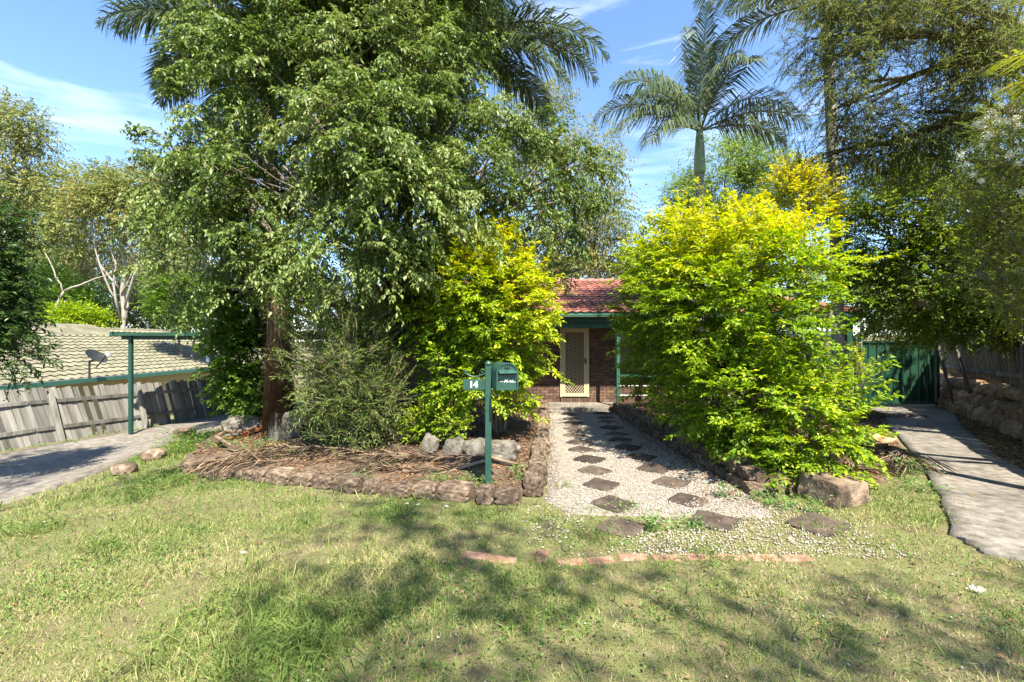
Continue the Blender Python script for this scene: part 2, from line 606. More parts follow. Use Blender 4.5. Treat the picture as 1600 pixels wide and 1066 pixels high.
def tree(name, label, cat, base, blobs, m, n, ln, leaf, wid, lm, bm, tr=.12, stems=1, spread=.35, sag=.35, hang=.1, group=None,
         lo=.5, hi=1.05, amp=.25, gap=.0, gfreq=1.2, seed=1, outw=1., upw=.2, ang=.9, jit=.35, limbs=None, fork=.35, back=.5, vj=.35,
         vfun=None, twig=None, tip=.1, fold=.25, nf=1.4, stemtop=None, wide=.45, sub=3, inner=.5, clus=None, extra=()):
    base = Vector(base)
    root = empty(name, base, label, cat, group)
    B = np.array(blobs, float)
    off = np.array(base)
    tb = MB()
    top = Vector(stemtop) if stemtop else Vector((B[:, 0].mean(), B[:, 1].mean(), B[:, 2].min() * .6 + B[:, 2].mean() * .4))
    forks = []
    for s in range(stems):
        a = 2 * PI * s / stems + R.random()
        sb = base + Vector((math.cos(a), math.sin(a), 0)) * (tr * .9 if stems > 1 else 0)
        st = top + Vector((math.cos(a), math.sin(a), R.uniform(-.3, .3))) * (spread if stems > 1 else 0)
        pts = limb(tb, sb - Vector((0, 0, .15)), st, tr, tr * .55, wig=.05, n=9, sides=10)
        forks.append(pts)
    idx = range(len(B)) if limbs is None else R.sample(range(len(B)), min(limbs, len(B)))
    for k in idx:
        c = Vector(B[k, :3])
        pts = forks[k % stems]
        j = min(len(pts) - 1, max(2, int(len(pts) * R.uniform(fork, 1.))))
        q = pts[j]
        e = c + Vector((R.uniform(-.4, .4) * B[k, 3], R.uniform(-.4, .4) * B[k, 4], R.uniform(0, .5) * B[k, 5]))
        lp = limb(tb, q, e, tr * .42, tr * .10, wig=.1)
        for _ in range(sub):
            d = Vector(rdir(1)[0])
            limb(tb, lp[R.randint(3, 5)], c + Vector((d.x * B[k, 3], d.y * B[k, 4], d.z * B[k, 5])) * .9, tr * .14, tr * .03, wig=.12, n=5, sides=5)
    for a_, b_, r0_, r1_ in extra:
        limb(tb, a_, b_, r0_, r1_, wig=.06, sides=7)
    trunk = MB()
    trunk.v = [tuple(Vector(v) - base) for v in tb.v]
    trunk.f = tb.f
    trunk.build('trunk', bm, root, True)
    P, nrm = blob_points(blobs, m // clus[0] if clus else m, lo, hi, amp, nf, gap, gfreq, seed, back, inner)
    mm = len(P)
    D = unit(nrm * outw + np.array((0, 0, upw)) + rng.normal(size=(mm, 3)) * .45)
    lv = Leaves()
    tw = Leaves() if twig else None
    cl = fbm(P * 1.1, seed + 20)
    v = .5 + (cl - .5) * 1.1
    if vfun is not None: v = vfun(P, nrm, v)
    lnr = ln * rng.uniform(.6, 1.3, mm)
    if clus:
        k, cl_, dr_ = clus[:3]
        S0 = P
        P, D, ls, E0 = clusters(P, D, k, cl_, dr_, *clus[3:])
        if tw: tw.twigs(S0 - off, E0 - off, .007)
        v = np.repeat(v, k) + rng.normal(size=len(P)) * .06
        lnr = ln * ls * rng.uniform(.7, 1.2, len(P))
    sprays(lv, P - off, D, n, lnr, leaf, wid, sag, ang, jit, hang, v, vj, None if clus else tw, fold, tip, wide)
    lv.build('crown', lm, root)
    if tw: tag(tw.build('twigs', twig, root), kind='stuff')
    return root


# ================================================================== SETTING
# polygons of the place, in metres
BED_L = [(.10, 4.80), (-.3, 4.86), (-1.12, 5.02), (-1.8, 5.25), (-2.4, 5.45), (-3.2, 5.66), (-3.75, 5.86), (-4.4, 6.3), (-4.85, 7.0), (-5.1, 7.9),
         (-5.35, 9.2), (-5.4, 12.7), (.74, 12.7), (.50, 9.0), (.26, 6.6)]
BED_R = [(2.78, 5.1), (2.74, 12.1), (9.3, 12.3), (9.42, 11.8), (7.7, 9.4), (5.9, 6.72), (4.6, 5.6), (3.6, 5.12)]
PATH = [(.36, 4.9), (.62, 7.6), (.95, 12.1), (2.6, 12.1), (2.62, 4.9)]
DRV_L = [(-6.0, 1.5), (-6.05, 5.4), (-6.2, 6.7), (-6.9, 8.7), (-7.6, 10.7), (-7.2, 17), (-9.0, 17), (-9.6, 13.), (-10.8, 8.5), (-12, 1.5)]
DR = [((4.15, 3.36), (6.3, 2.9)), ((3.78, 3.62), (6.3, 3.8)), ((3.86, 3.98), (6.32, 4.5)), ((4.66, 4.95), (6.45, 5.4)), ((5.95, 6.65), (7.3, 6.85)),
      ((7.75, 9.3), (9.3, 9.4)), ((9.5, 11.8), (11.45, 11.8)), ((9.65, 12.75), (11.9, 12.75))]
DRV_R = [a for a, b in DR] + [b for a, b in DR][::-1]


def grid_sheet(name, xs, ys, zf, m):
    X, Y = np.meshgrid(xs, ys)
    Z = zf(X, Y)
    V = np.stack([X.ravel(), Y.ravel(), Z.ravel()], 1)
    nx, ny = len(xs), len(ys)
    i = (np.arange(ny - 1)[:, None] * nx + np.arange(nx - 1)[None]).ravel()
    T = np.concatenate([np.stack([i, i + 1, i + nx + 1], 1), np.stack([i, i + nx + 1, i + nx], 1)])
    return link(name, mesh_np(name, V, T, m, smooth=True))


xs = np.concatenate([-np.geomspace(1500, 22, 14), np.linspace(-20, 20, 161), np.geomspace(22, 1500, 14)])
ys = np.concatenate([-np.geomspace(600, 8, 10), np.linspace(-6, 20, 131), np.geomspace(21, 2500, 40)])
tag(grid_sheet('ground', xs, ys, gz, M['ground']), 'patchy soil and thatch under the front lawn', 'ground', kind='structure')


def strip(name, pairs, m, lift=.012, nu=10, sub=6):
    V, T = [], []
    rows = []
    for i in range(len(pairs) - 1):
        for s in range(sub):
            t = s / sub
            a = Vector(pairs[i][0]).lerp(Vector(pairs[i + 1][0]), t)
            b = Vector(pairs[i][1]).lerp(Vector(pairs[i + 1][1]), t)
            rows.append((a, b))
    rows.append((Vector(pairs[-1][0]), Vector(pairs[-1][1])))
    for a, b in rows:
        for u in range(nu + 1):
            p = a.lerp(b, u / nu)
            if u in (0, nu):
                p = p + Vector((R.uniform(-.025, .025), R.uniform(-.025, .025)))
            V.append((p.x, p.y, g1(p.x, p.y) + lift))
    w = nu + 1
    for r in range(len(rows) - 1):
        for u in range(nu):
            i = r * w + u
            T += [(i, i + 1, i + w + 1), (i, i + w + 1, i + w)]
    V2 = [(x, y, z - .1) for x, y, z in V]
    nV = len(V)
    ring = [r * w for r in range(len(rows))] + [(len(rows) - 1) * w + u for u in range(1, w)] + [r * w + nu for r in range(len(rows) - 2, -1, -1)] + list(range(nu - 1, 0, -1))
    for k in range(len(ring)):
        i, j = ring[k], ring[(k + 1) % len(ring)]
        T += [(i, j, j + nV), (i, j + nV, i + nV)]
    return link(name, mesh_np(name, V + V2, T, m, smooth=False))


tag(strip('driveway', [((-12, 1.5), (-6.0, 1.5)), ((-11.2, 5.4), (-6.05, 5.4)), ((-10.95, 6.7), (-6.2, 6.7)), ((-10.5, 8.7), (-6.9, 8.7)), ((-10.0, 10.7), (-7.6, 10.7)),
                       ((-9.6, 13), (-7.3, 13)), ((-8.8, 17), (-6.5, 17))], M['concrete'], .03),
    'pale concrete driveway sloping down beside the leaning grey fence', 'driveway', kind='structure')
tag(strip('side_driveway', DR, M['concrete'], .035), 'stained concrete strip leading to the dark green gate', 'driveway', kind='structure')
path = tag(strip('gravel_path', [((.55, 4.5), (2.5, 4.4)), ((.36, 4.9), (2.64, 4.9)), ((.62, 7.6), (2.63, 7.6)), ((.95, 12.1), (2.62, 12.1))], M['gravelbase'], .006),
           'white gravel path between low stone walls leading to the front door', 'path', kind='structure')


def bed_z(side):
    def f(x, y):
        if side == 'L':
            e = .085 + .17 * float(sstep(5.0, 8.5, y))
            return g1(x, y) * .6 + e + .045 * (mnoise.noise(Vector((x * 1.7, y * 1.7, 3))))
        k = float(sstep(2.7, 4.6, x - max(0, y - 6) * .35)) if y > 5.3 else float(sstep(2.7, 3.6, x))
        return g1(x, y) + .20 * (1 - k) + .03 + .03 * mnoise.noise(Vector((x * 1.7, y * 1.7, 8)))
    return f


def bed(name, poly, zf, m, label):
    pts = []
    n = len(poly)
    for i in range(n):
        a, b = Vector(poly[i]), Vector(poly[(i + 1) % n])
        s = max(1, int((b - a).length / .25))
        for k in range(s):
            pts.append(a.lerp(b, k / s))
    c = sum(pts, Vector((0, 0))) / len(pts)
    V, T = [], []
    rings = 14
    N = len(pts)
    for r in range(rings):
        t = 1 - r / rings
        for p in pts:
            q = c + (p - c) * t
            V.append((q.x, q.y, zf(q.x, q.y)))
    for p in pts:
        V.append((p.x, p.y, g1(p.x, p.y) - .05))
    V.append((c.x, c.y, zf(c.x, c.y)))
    for r in range(rings - 1):
        for i in range(N):
            j = (i + 1) % N
            a, b, c2, d = r * N + i, r * N + j, (r + 1) * N + j, (r + 1) * N + i
            T += [(a, b, c2), (a, c2, d)]
    for i in range(N):
        j = (i + 1) % N
        T.append(((rings - 1) * N + i, (rings - 1) * N + j, rings * N + N))
        T += [(i, rings * N + i, rings * N + j), (i, rings * N + j, j)]
    o = link(name, mesh_np(name, V, T, m, smooth=True))
    return tag(o, label, 'garden bed', kind='structure')


zL, zR = bed_z('L'), bed_z('R')
bed('garden_bed', BED_L, zL, M['soil'], 'raised bed of dark soil behind the curved stone edging, under the big tree')
bed('garden_bed', BED_R, zR, M['soil'], 'raised bed of dark soil between gravel path and side driveway')

# ------------------------------------------------------------------ stones
def rock_mesh(name, m, seed, size, sub=2, rough=.28, flat=.0):
    bm = bmesh.new()
    bmesh.ops.create_icosphere(bm, subdivisions=sub, radius=1)
    o = Vector((seed * 3.1, seed * 1.7, seed * .9))
    for v in bm.verts:
        d = v.co.normalized()
        k = 1 + rough * mnoise.noise(d * 1.3 + o) * 1.6 + rough * .5 * mnoise.noise(d * 3.1 + o)
        if sub > 2: k += rough * (.22 * mnoise.noise(d * 6.5 + o) - .16 * abs(mnoise.noise(Vector((d.x * 5, d.y * 5, d.z * 1.2)) + o)))
        p = d * k
        mx = max(abs(p.x), abs(p.y), abs(p.z))
        p = p.lerp(p / mx * .9, flat)
        v.co = Vector((p.x * size[0], p.y * size[1], p.z * size[2]))
    me = bpy.data.meshes.new(name)
    bm.to_mesh(me)
    bm.free()
    me.materials.append(m)
    return me


EDGE = [rock_mesh('stone', M['edging'], s, (.5, .5, .5), 3, .085, .93) for s in range(6)]


def edging_line(parent, pts, ln, w, h, zf, jitter=.02):
    """stones laid end to end along a line"""
    segs = []
    for i in range(len(pts) - 1):
        a, b = Vector(pts[i]), Vector(pts[i + 1])
        segs.append((a, b, (b - a).length))
    tot = sum(s[2] for s in segs)
    d = 0
    while d < tot - ln * .3:
        l1 = ln * R.uniform(.6, 1.4)
        t = d + l1 / 2
        acc = 0
        for a, b, s in segs:
            if acc + s >= t or (a, b, s) == segs[-1]:
                p = a.lerp(b, min(1, (t - acc) / s))
                ang = math.atan2(b.y - a.y, b.x - a.x)
                break
            acc += s
        hh = h * R.uniform(.78, 1.15)
        o = link('stone', R.choice(EDGE), parent)
        o.scale = (l1 * .95, w * R.uniform(.8, 1.2), hh * 1.1)
        o.rotation_euler = (R.uniform(-.05, .05), R.uniform(-.05, .05), ang + R.uniform(-.07, .07))
        o.location = Vector((p.x + R.uniform(-jitter, jitter), p.y + R.uniform(-jitter, jitter), zf(p.x, p.y) + hh * .45)) - parent.location
        d += l1


e = empty('stone_edging', (-1.5, 5.2, 0), 'curved row of brown edging stones along the lawn under the mailbox', 'edging')
edging_line(e, [(.1, 4.83), (-.3, 4.86), (-1.12, 5.02), (-1.8, 5.25), (-2.4, 5.45), (-3.2, 5.66), (-3.75, 5.86), (-4.4, 6.3), (-4.85, 7.0), (-5.0, 7.8)], .29, .26, .155, g1, .03)
e = empty('low_stone_wall', (.5, 8, 0), 'low stone wall along the left side of the gravel path', 'wall')
edging_line(e, [(.24, 4.95), (.34, 6.0), (.5, 7.6), (.62, 9), (.84, 12.0)], .36, .25, .29, g1)
e = empty('low_stone_wall', (2.75, 8, 0), 'low two course stone wall along the right side of the gravel path, under the hedge', 'wall')
edging_line(e, [(2.74, 5.0), (2.72, 8), (2.7, 12.0)], .42, .22, .15, g1)
edging_line(e, [(2.80, 5.15), (2.78, 8), (2.76, 12.0)], .42, .24, .15, lambda x, y: g1(x, y) + .14)
bmk = MB()
bmk.box((0, 0, 0), (.54, .46, .27), taper=.94)
bk = bevel(bmk.mesh('stone_block', M['edging']), .03, 2)
bmx = bmesh.new()
bmx.from_mesh(bk)
bmesh.ops.subdivide_edges(bmx, edges=list(bmx.edges), cuts=3, use_grid_fill=True)
for v in bmx.verts:
    v.co += v.co.normalized() * (.022 * mnoise.noise(v.co * 6) + .012 * mnoise.noise(v.co * 17))
bmx.to_mesh(bk)
bmx.free()
o = link('stone_block', bk)
o.location = (3.5, 4.95, g1(3.5, 4.95) + .12)
o.rotation_euler = (.03, .05, .35)
tag(o, 'large square brown stone block at the near end of the golden hedge', 'stone')

# paving slabs set diamond-wise in the gravel
PAVE = []
for q in range(6):
    out = []
    for k in range(4):
        a_, b_ = [((-1, -1), (1, -1)), ((1, -1), (1, 1)), ((1, 1), (-1, 1)), ((-1, 1), (-1, -1))][k]
        for t in (.06, .3, .55, .8):
            jx, jy = R.uniform(-.010, .010), R.uniform(-.010, .010)
            out.append(((a_[0] + (b_[0] - a_[0]) * t) * .185 + jx, (a_[1] + (b_[1] - a_[1]) * t) * .185 + jy))
    nn = len(out)
    mb = MB()
    mb.add([(x, y, -.03) for x, y in out] + [(x, y, .019) for x, y in out] + [(x * .95, y * .95, .025 + R.uniform(-.002, .002)) for x, y in out] + [(0, 0, .024)],
           [(i, (i + 1) % nn, nn + (i + 1) % nn, nn + i) for i in range(nn)] + [(nn + i, nn + (i + 1) % nn, 2 * nn + (i + 1) % nn, 2 * nn + i) for i in range(nn)]
           + [(2 * nn + i, 2 * nn + (i + 1) % nn, 3 * nn) for i in range(nn)])
    PAVE.append(mb.mesh('paving_slab', M['paver']))
for col in (0, 1):
    d = 4.16 if col == 0 else 4.28
    k = 0
    while d < 12:
        x = (1.02 + .03 * min(k, 3) if col == 0 else 1.9) + max(0, d - 7.6) * .095
        o = link('paving_slab', R.choice(PAVE), path)
        o.location = (x + R.uniform(-.03, .03), d + R.uniform(-.03, .03), g1(x, d) + R.uniform(-.006, .004))
        o.rotation_euler = (R.uniform(-.015, .015), R.uniform(-.015, .015), PI / 4 + R.uniform(-.13, .13))
        s = R.uniform(.94, 1.06)
        o.scale = (s, s, 1)
        d += .61 + .01 * k
        k += 1
o = link('paving_slab', R.choice(PAVE), path)
o.location = (2.82, 4.2, g1(2.8, 4.2) + .01)
o.rotation_euler = (.02, -.02, .5)
o.scale = (1.25, 1.0, 1)
o['label'] = 'reddish slab lying apart from the others by the stone block'

# bricks sunk into the lawn
bb = MB()
bb.box((0, 0, 0), (.225, .105, .06))
bme = bevel(bb.mesh('brick', M['lawnbrick']), .012)
e = empty('brick_edging', (.8, 3.55, 0), 'broken row of orange bricks sunk flush in the lawn before the path', 'edging')
for px, py, rz in ((742, 868, -.25), (784, 875, -.22), (847, 870, 1.45), (891, 880, .03), (938, 878, .05), (988, 874, .08), (1040, 875, 0.03), (1090, 873, .02), (1142, 872, .0), (1194, 872, .03), (1244, 872, .02)):
    Y = CAMH * FPX / (py - 533)
    x = (px - 800) * Y / FPX
    o = link('brick', bme, e)
    o.location = Vector((x, Y, g1(x, Y) - .020)) - e.location
    o.rotation_euler = (R.uniform(-.04, .04), R.uniform(-.04, .04), rz + R.uniform(-.05, .05))
    o.scale = (R.uniform(.95, 1.1), 1, 1)

# boulders in the left bed
for px, py, Y, w, h, lab, tilt in (
        (382, 672, 7.7, 58, 34, 'rounded grey boulder with lichen under the green shrub, left of the hairy palm trunk', .1),
        (455, 668, 7.2, 34, 48, 'upright pointed grey boulder right of the rusty palm sheath', .2),
        (480, 655, 8.3, 36, 36, 'dark boulder half hidden behind the upright pointed boulder', 0),
        (418, 668, 8.1, 26, 34, 'small grey boulder at the foot of the hairy palm trunk', 0),
        (672, 697, 6.3, 28, 36, 'small pale upright boulder, leftmost of those in front of the left golden bush', .15),
        (710, 700, 6.15, 38, 42, 'tall grey peaked boulder just left of the mailbox post', .1),
        (744, 700, 6.1, 46, 40, 'flat faced grey boulder directly behind the mailbox post', -.1),
        (782, 706, 6.1, 60, 34, 'long low grey boulder right of the mailbox post', 0),
        (620, 672, 7.6, 40, 40, 'dull grey boulder in leaf litter under the fig trunk', 0),
        (655, 640, 8.8, 60, 44, 'dark boulder deep in the shade left of the golden bush', 0),
        (612, 640, 9.0, 50, 40, 'dark boulder behind the fig trunk in the shade', 0),
        (520, 660, 8.0, 50, 40, 'brown grey boulder behind the bottlebrush shrub', 0)):
    p = at(px, py, Y)
    k = Y / FPX
    me = rock_mesh('boulder', M['rock'], px * .13, (w * k * .50, w * k * .38, h * k * .60), 4, .30, .42)
    o = link('boulder', me)
    o.location = (p.x, p.y, zL(p.x, p.y) + h * k * .30)
    o.rotation_euler = (R.uniform(-.15, .15), tilt, R.uniform(-.5, .5))
    tag(o, lab, 'boulder', 'boulders in the left garden bed')
for px, py, Y, s, lab in ((735 / 3.046, 450 + 765 / 3.046, 7.6, .15, 'square brown stone lying in long grass beside the driveway, the farther one'),
                          (595 / 3.046, 450 + 880 / 3.046, 6.6, .14, 'broken brown stone lying in long grass beside the driveway, the nearer one'),
                          (880 / 3.046, 450 + 660 / 3.046, 10.5, .2, 'upright grey stone where the left driveway narrows')):
    p = at(px, py, Y)
    o = link('stone', rock_mesh('stone', M['edging'], px, (s * 1.2, s, s * .7), 2, .2, .6))
    o.location = (p.x, p.y, g1(p.x, p.y) + s * .5)
    tag(o, lab, 'stone', 'loose stones by the left driveway')

# ================================================================== BRICK HOUSE
WY = 13.3                       # brick face of the house
SLAB = -.08
house = empty('brick_house', (2, WY, SLAB), 'low dark brick house with red tiled roof at the end of the path', 'house')


def HB(name, m, parent=house, smooth=False, origin=None):
    """collect world-space geometry, build it under the house"""
    mb = MB()

    def done(bev=0):
        o = Vector((0, 0, 0))
        p = parent
        while p is not None:
            o += p.location
            p = p.parent
        mb.v = [tuple(Vector(v) - o) for v in mb.v]
        me = mb.mesh(name, m, smooth)
        if bev: bevel(me, bev)
        return link(name, me, parent)
    mb.done = done
    return mb


def ofs(parent):
    o = Vector((0, 0, 0))
    while parent is not None:
        o += parent.location
        parent = parent.parent
    return o


w = HB('wall', M['mortar'])
w.box((1.5, WY + .06 + 3.5, 1.1), (11.6, 7.0, 2.42))
w.box((1.5, WY + .04, 1.1), (11.6, .035, 2.42))
wall = w.done()
br = MB()
br.box((0, 0, 0), (.228, .05, .074))
brme = bevel(br.mesh('brick', M['brick']), .004)
DX0, DX1 = 1.40, 2.24           # door frame outside edges
WX0, WX1 = 3.02, 4.75           # window
rest = MB()
nb = 0
z = SLAB + .045
row = 0
while z < 2.2:
    x = -4.2 + (row % 2) * .12
    while x < 7.2:
        xa, xb = x - .114, x + .114
        for o0, o1, t0, t1 in ((DX0, DX1, -1, 2.12), (WX0, WX1, .89, 2.11)):
            if t0 < z < t1:
                if xa >= o0 and xb <= o1: xa = xb = 0
                elif xa < o0 < xb: xb = o0 - .004
                elif xa < o1 < xb: xa = o1 + .004
        if xb - xa > .03:
            c = Vector(((xa + xb) / 2, WY + R.uniform(-.003, .003), z))
            if .75 < x < 2.99 and nb < 280:
                o = link('brick', brme, wall)
                o.location = c - ofs(wall)
                o.scale = ((xb - xa) / .228, 1, 1)
                nb += 1
            else:
                rest.box(c - ofs(wall), (xb - xa, .05, .074))
        x += .24
    z += .086
    row += 1
tag(rest.build('brickwork', M['brick'], wall), kind='stuff')
for k in range(10):             # soldier course under the door
    o = link('brick', brme, wall)
    o.location = Vector((DX0 + .06 + k * .084, WY - .03, SLAB + .055)) - ofs(wall)
    o.rotation_euler = (0, PI / 2, 0)
    o.scale = (.5, 1.6, 1)

s = HB('verandah_slab', M['concrete'])
s.box((3.9, 12.72, SLAB - .09), (6.6, 1.16, .18))
s.done(.012)

# door with a diamond security screen
DT = 2.04
door = HB('door', M['cream'])
for x in (DX0 + .03, DX1 - .03):
    door.box((x, WY - .03, .07 + DT / 2), (.06, .09, DT))
door.box(((DX0 + DX1) / 2, WY - .03, .07 + DT - .03), (DX1 - DX0 - .124, .088, .06))
door = door.done(.006)
dp = HB('door_panel', M['dark'], door)
dp.box(((DX0 + DX1) / 2, WY + .02, .07 + DT / 2), (DX1 - DX0 - .13, .03, DT - .08))
dp.done()
sf = HB('screen_frame', M['cream'], door)
a0, a1, b0, b1 = DX0 + .065, DX1 - .065, .085, .07 + DT - .065
for x in (a0 + .04, a1 - .04):
    sf.box((x, WY - .055, (b0 + b1) / 2), (.08, .03, b1 - b0))
for zz in (b0 + .045, b1 - .045):
    sf.box(((a0 + a1) / 2, WY - .055, zz), (a1 - a0 - .164, .028, .09))
sf.done(.004)
gr = HB('security_screen', M['cream'], door)
gx0, gx1, gz0, gz1 = a0 + .075, a1 - .075, b0 + .085, b1 - .085
pitch = .078
for sgn, yy in ((1, WY - .052), (-1, WY - .046)):
    k = -60
    while k < 60:
        # line x = gx0 + t, z = zc + sgn*1.25*t
        zc = gz0 + k * pitch * 1.25
        lo, hi = gx0, gx1
        za, zb = zc, zc + sgn * 1.25 * (gx1 - gx0)
        t0, t1 = 0., gx1 - gx0
        sl = sgn * 1.25
        for bound, side in ((gz0, 1), (gz1, -1)):
            tb_ = (bound - zc) / sl
            if (side == 1) == (sl > 0):
                t0 = max(t0, tb_)
            else:
                t1 = min(t1, tb_)
        if t1 - t0 > .02:
            gr.bar((gx0 + t0, yy, zc + sl * t0), (gx0 + t1, yy, zc + sl * t1), .005, .011, Vector((0, 1, 0)) if False else Vector((0, 0, 1)))
        k += 1
tag(gr.done(), kind='stuff')
hd = HB('handle', M['black'], door)
hd.box((DX1 - .105, WY - .085, 1.12), (.035, .03, .16))
hd.box((DX1 - .13, WY - .115, 1.12), (.11, .02, .022))
hd.done(.004)
bell = HB('doorbell', M['black'])
bell.box((DX1 + .07, WY - .04, 1.12), (.05, .03, .12))
bell.done(.006)

# window beside the door, mostly behind the hedge
win = HB('window', M['cream'])
for x in (WX0 + .025, (WX0 + WX1) / 2, WX1 - .025):
    win.box((x, WY - .02, 1.5), (.05, .08, 1.2))
for zz in (.925, 2.075):
    win.box(((WX0 + WX1) / 2, WY - .02, zz), (WX1 - WX0 - .004, .078, .05))
win = win.done()
wp = HB('pane', M['glass'], win)
wp.box(((WX0 + WX1) / 2, WY + .0, 1.5), (WX1 - WX0 - .06, .012, 1.12))
wp.done()
ws = HB('security_screen', M['cream'], win)
for k in range(14):
    x0 = WX0 + .05 + k * .12
    for sg in (1, -1):
        zc = .95
        x = x0
        zz = .95
        d = sg
        while zz < 2.0:
            xn = x + d * .06
            ws.bar((x, WY - .035 - (sg > 0) * .004, zz), (xn, WY - .035 - (sg > 0) * .004, zz + .075), .004, .008)
            x, zz, d = xn, zz + .075, -d
tag(ws.done(), kind='stuff')

# verandah beam, gutter, soffit, posts, rails
EY, EZ = 12.0, 2.33
g = HB('gutter', M['gutter'])
prof = [(0, 0), (.11, 0), (.125, .05), (.125, .125), (.11, .125), (.11, .06), (0, .06)]
XL, XR = -4.6, 9.25
n = len(prof)
vs = [(XL, EY - a + .12, EZ + b) for a, b in prof] + [(XR, EY - a + .12, EZ + b) for a, b in prof]
fs = [tuple(range(n)), tuple(range(2 * n - 1, n - 1, -1))] + [(i, n + i, n + (i + 1) % n, (i + 1) % n) for i in range(n)]
g.add(vs, fs)
g.done()
f = HB('fascia', M['darkgreen'])
f.box(((XL + XR) / 2, EY + .14, EZ - .03), (XR - XL, .03, .2))
f.done()
so = HB('soffit', M['white'])
so.box(((XL + XR) / 2, 12.9, EZ - .02), (XR - XL - .1, 1.42, .015))
so.done()
bmn = HB('verandah_beam', M['green'])
bmn.box((3.9, 12.32, 2.13), (6.5, .07, .17))
bmn.done(.006)
for x in (2.87, 5.2, 7.1):
    p = HB('verandah_post', M['green'])
    p.box((x, 12.32, (2.04 + SLAB) / 2), (.09, .09, 2.04 - SLAB))
    p.done(.006)
for zz, hh, mm in ((.76, .07, 'green'), (.49, .022, 'white'), (.23, .022, 'white')):
    p = HB('rail', M[mm])
    for xa, xb in ((2.92, 5.15), (5.25, 7.05)):
        p.box(((xa + xb) / 2, 12.32, zz), (xb - xa, .05 if hh > .03 else .022, hh))
    p.done()

# roof: two pitches in front, hipped at the right end
RID, RZ, MIDY, MIDZ = 16.6, 3.86, 13.55, 2.84
rf = HB('roof', M['rooftile'])
HX = XR


def hipx(y):
    return HX - (y - EY) * .9


F0 = [(XL, EY, EZ + .10), (HX, EY, EZ + .10), (hipx(MIDY), MIDY, MIDZ), (XL, MIDY, MIDZ), (hipx(RID), RID, RZ), (XL, RID, RZ), (XL, 21.2, EZ + .1), (HX, 21.2, EZ + .1)]
rf.add(F0, [(0, 1, 2, 3), (3, 2, 4, 5), (5, 4, 7, 6), (1, 7, 4, 2)])
rf.add([(x, y, z - .09) for x, y, z in F0], [(3, 2, 1, 0), (5, 4, 2, 3), (6, 7, 4, 5), (2, 4, 7, 1)])
rf.add([F0[0], F0[3], F0[5], F0[6], (XL, 21.2, EZ + .01), (XL, EY, EZ + .01)], [(0, 1, 2, 3, 4, 5)])
roof = rf.done()


def tile_mesh(name, m, w, l, wave, thick=.02, nx=6):
    """one curved roof tile lying in its local xy, x across, y up the slope"""
    V, Fq = [], []
    for j, (y, dz) in enumerate(((0, .024), (l, -.006))):
        for i in range(nx + 1):
            t = i / nx
            V.append((w * (t - .5), y, dz * 1.3 + wave * (.5 - .5 * math.cos(2 * PI * t)) ** 1.4))
    for i in range(nx + 1):
        V.append((w * (i / nx - .5), 0, V[i][2] - thick))
    k = nx + 1
    for i in range(nx):
        Fq.append((i, i + 1, k + i + 1, k + i))
        Fq.append((2 * k + i, 2 * k + i + 1, i + 1, i))
    me = bpy.data.meshes.new(name)
    me.from_pydata(V, [], Fq)
    me.materials.append(m)
    return me


def tile_field(parent, tme, m, org, U, Vv, w, l, ncol, nrow, single, limit=300, keep=None):
    U, Vv = Vector(U).normalized(), Vector(Vv).normalized()
    Nn = U.cross(Vv).normalized()
    rot = Matrix((U, Vv, Nn)).transposed().to_4x4()
    base = ofs(parent)
    cnt = 0
    mb = MB()
    tv = [v.co.copy() for v in tme.vertices]
    tf = [tuple(p.vertices) for p in tme.polygons]
    for r in range(nrow):
        for c in range(ncol):
            p = Vector(org) + U * ((c + .5) * w) + Vv * (r * l * .86) + Nn * (.012 + R.uniform(0, .005))
            if keep and not keep(p): continue
            if single(p, r, c) and cnt < limit:
                o = link('roof_tile', tme, parent)
                o.matrix_basis = Matrix.Translation(p - base) @ rot @ Matrix.Rotation(R.uniform(-.012, .012), 4, 'Z')
                cnt += 1
            else:
                mb.add([rot.to_3x3() @ v + p - base for v in tv], tf)
    if mb.v:
        tag(mb.build('roof_tiles', m, parent), kind='stuff')
    return cnt


tm = tile_mesh('roof_tile', M['rooftile'], .225, .36, .032)
vis = lambda p, r, c: .6 < p.x < 3.5
V1 = Vector((0, MIDY - EY, MIDZ - EZ - .1))
V2 = Vector((0, RID - MIDY, RZ - MIDZ))
kp = lambda p: p.x < hipx(p.y) - .1
tile_field(roof, tm, M['rooftile'], (XL, EY - .02, EZ + .10), (1, 0, 0), V1, .225, .36, 61, int(V1.length / (.36 * .86)) + 1, vis, 100, kp)
tile_field(roof, tm, M['rooftile'], (XL, MIDY, MIDZ), (1, 0, 0), V2, .225, .36, 61, int(V2.length / (.36 * .86)) + 1, vis, 200, kp)
rc = HB('ridge_cap', M['rooftile'], roof)
for k in range(30):
    x = XL + .2 + k * .36
    if x < hipx(RID): rc.tube([(x - .2, RID, RZ - .01), (x + .19, RID, RZ + .015)], [.10, .12], 8)
for k in range(17):
    y = EY + k * .3
    if y < RID: rc.tube([(hipx(y), y, (EZ + .12 + (y - EY) * (RZ - EZ - .1) / (RID - EY)) + .02), (hipx(y + .34), y + .34, (EZ + .12 + (y + .34 - EY) * (RZ - EZ - .1) / (RID - EY)) + .02)], [.11, .09], 8)
tag(rc.done(), kind='stuff')
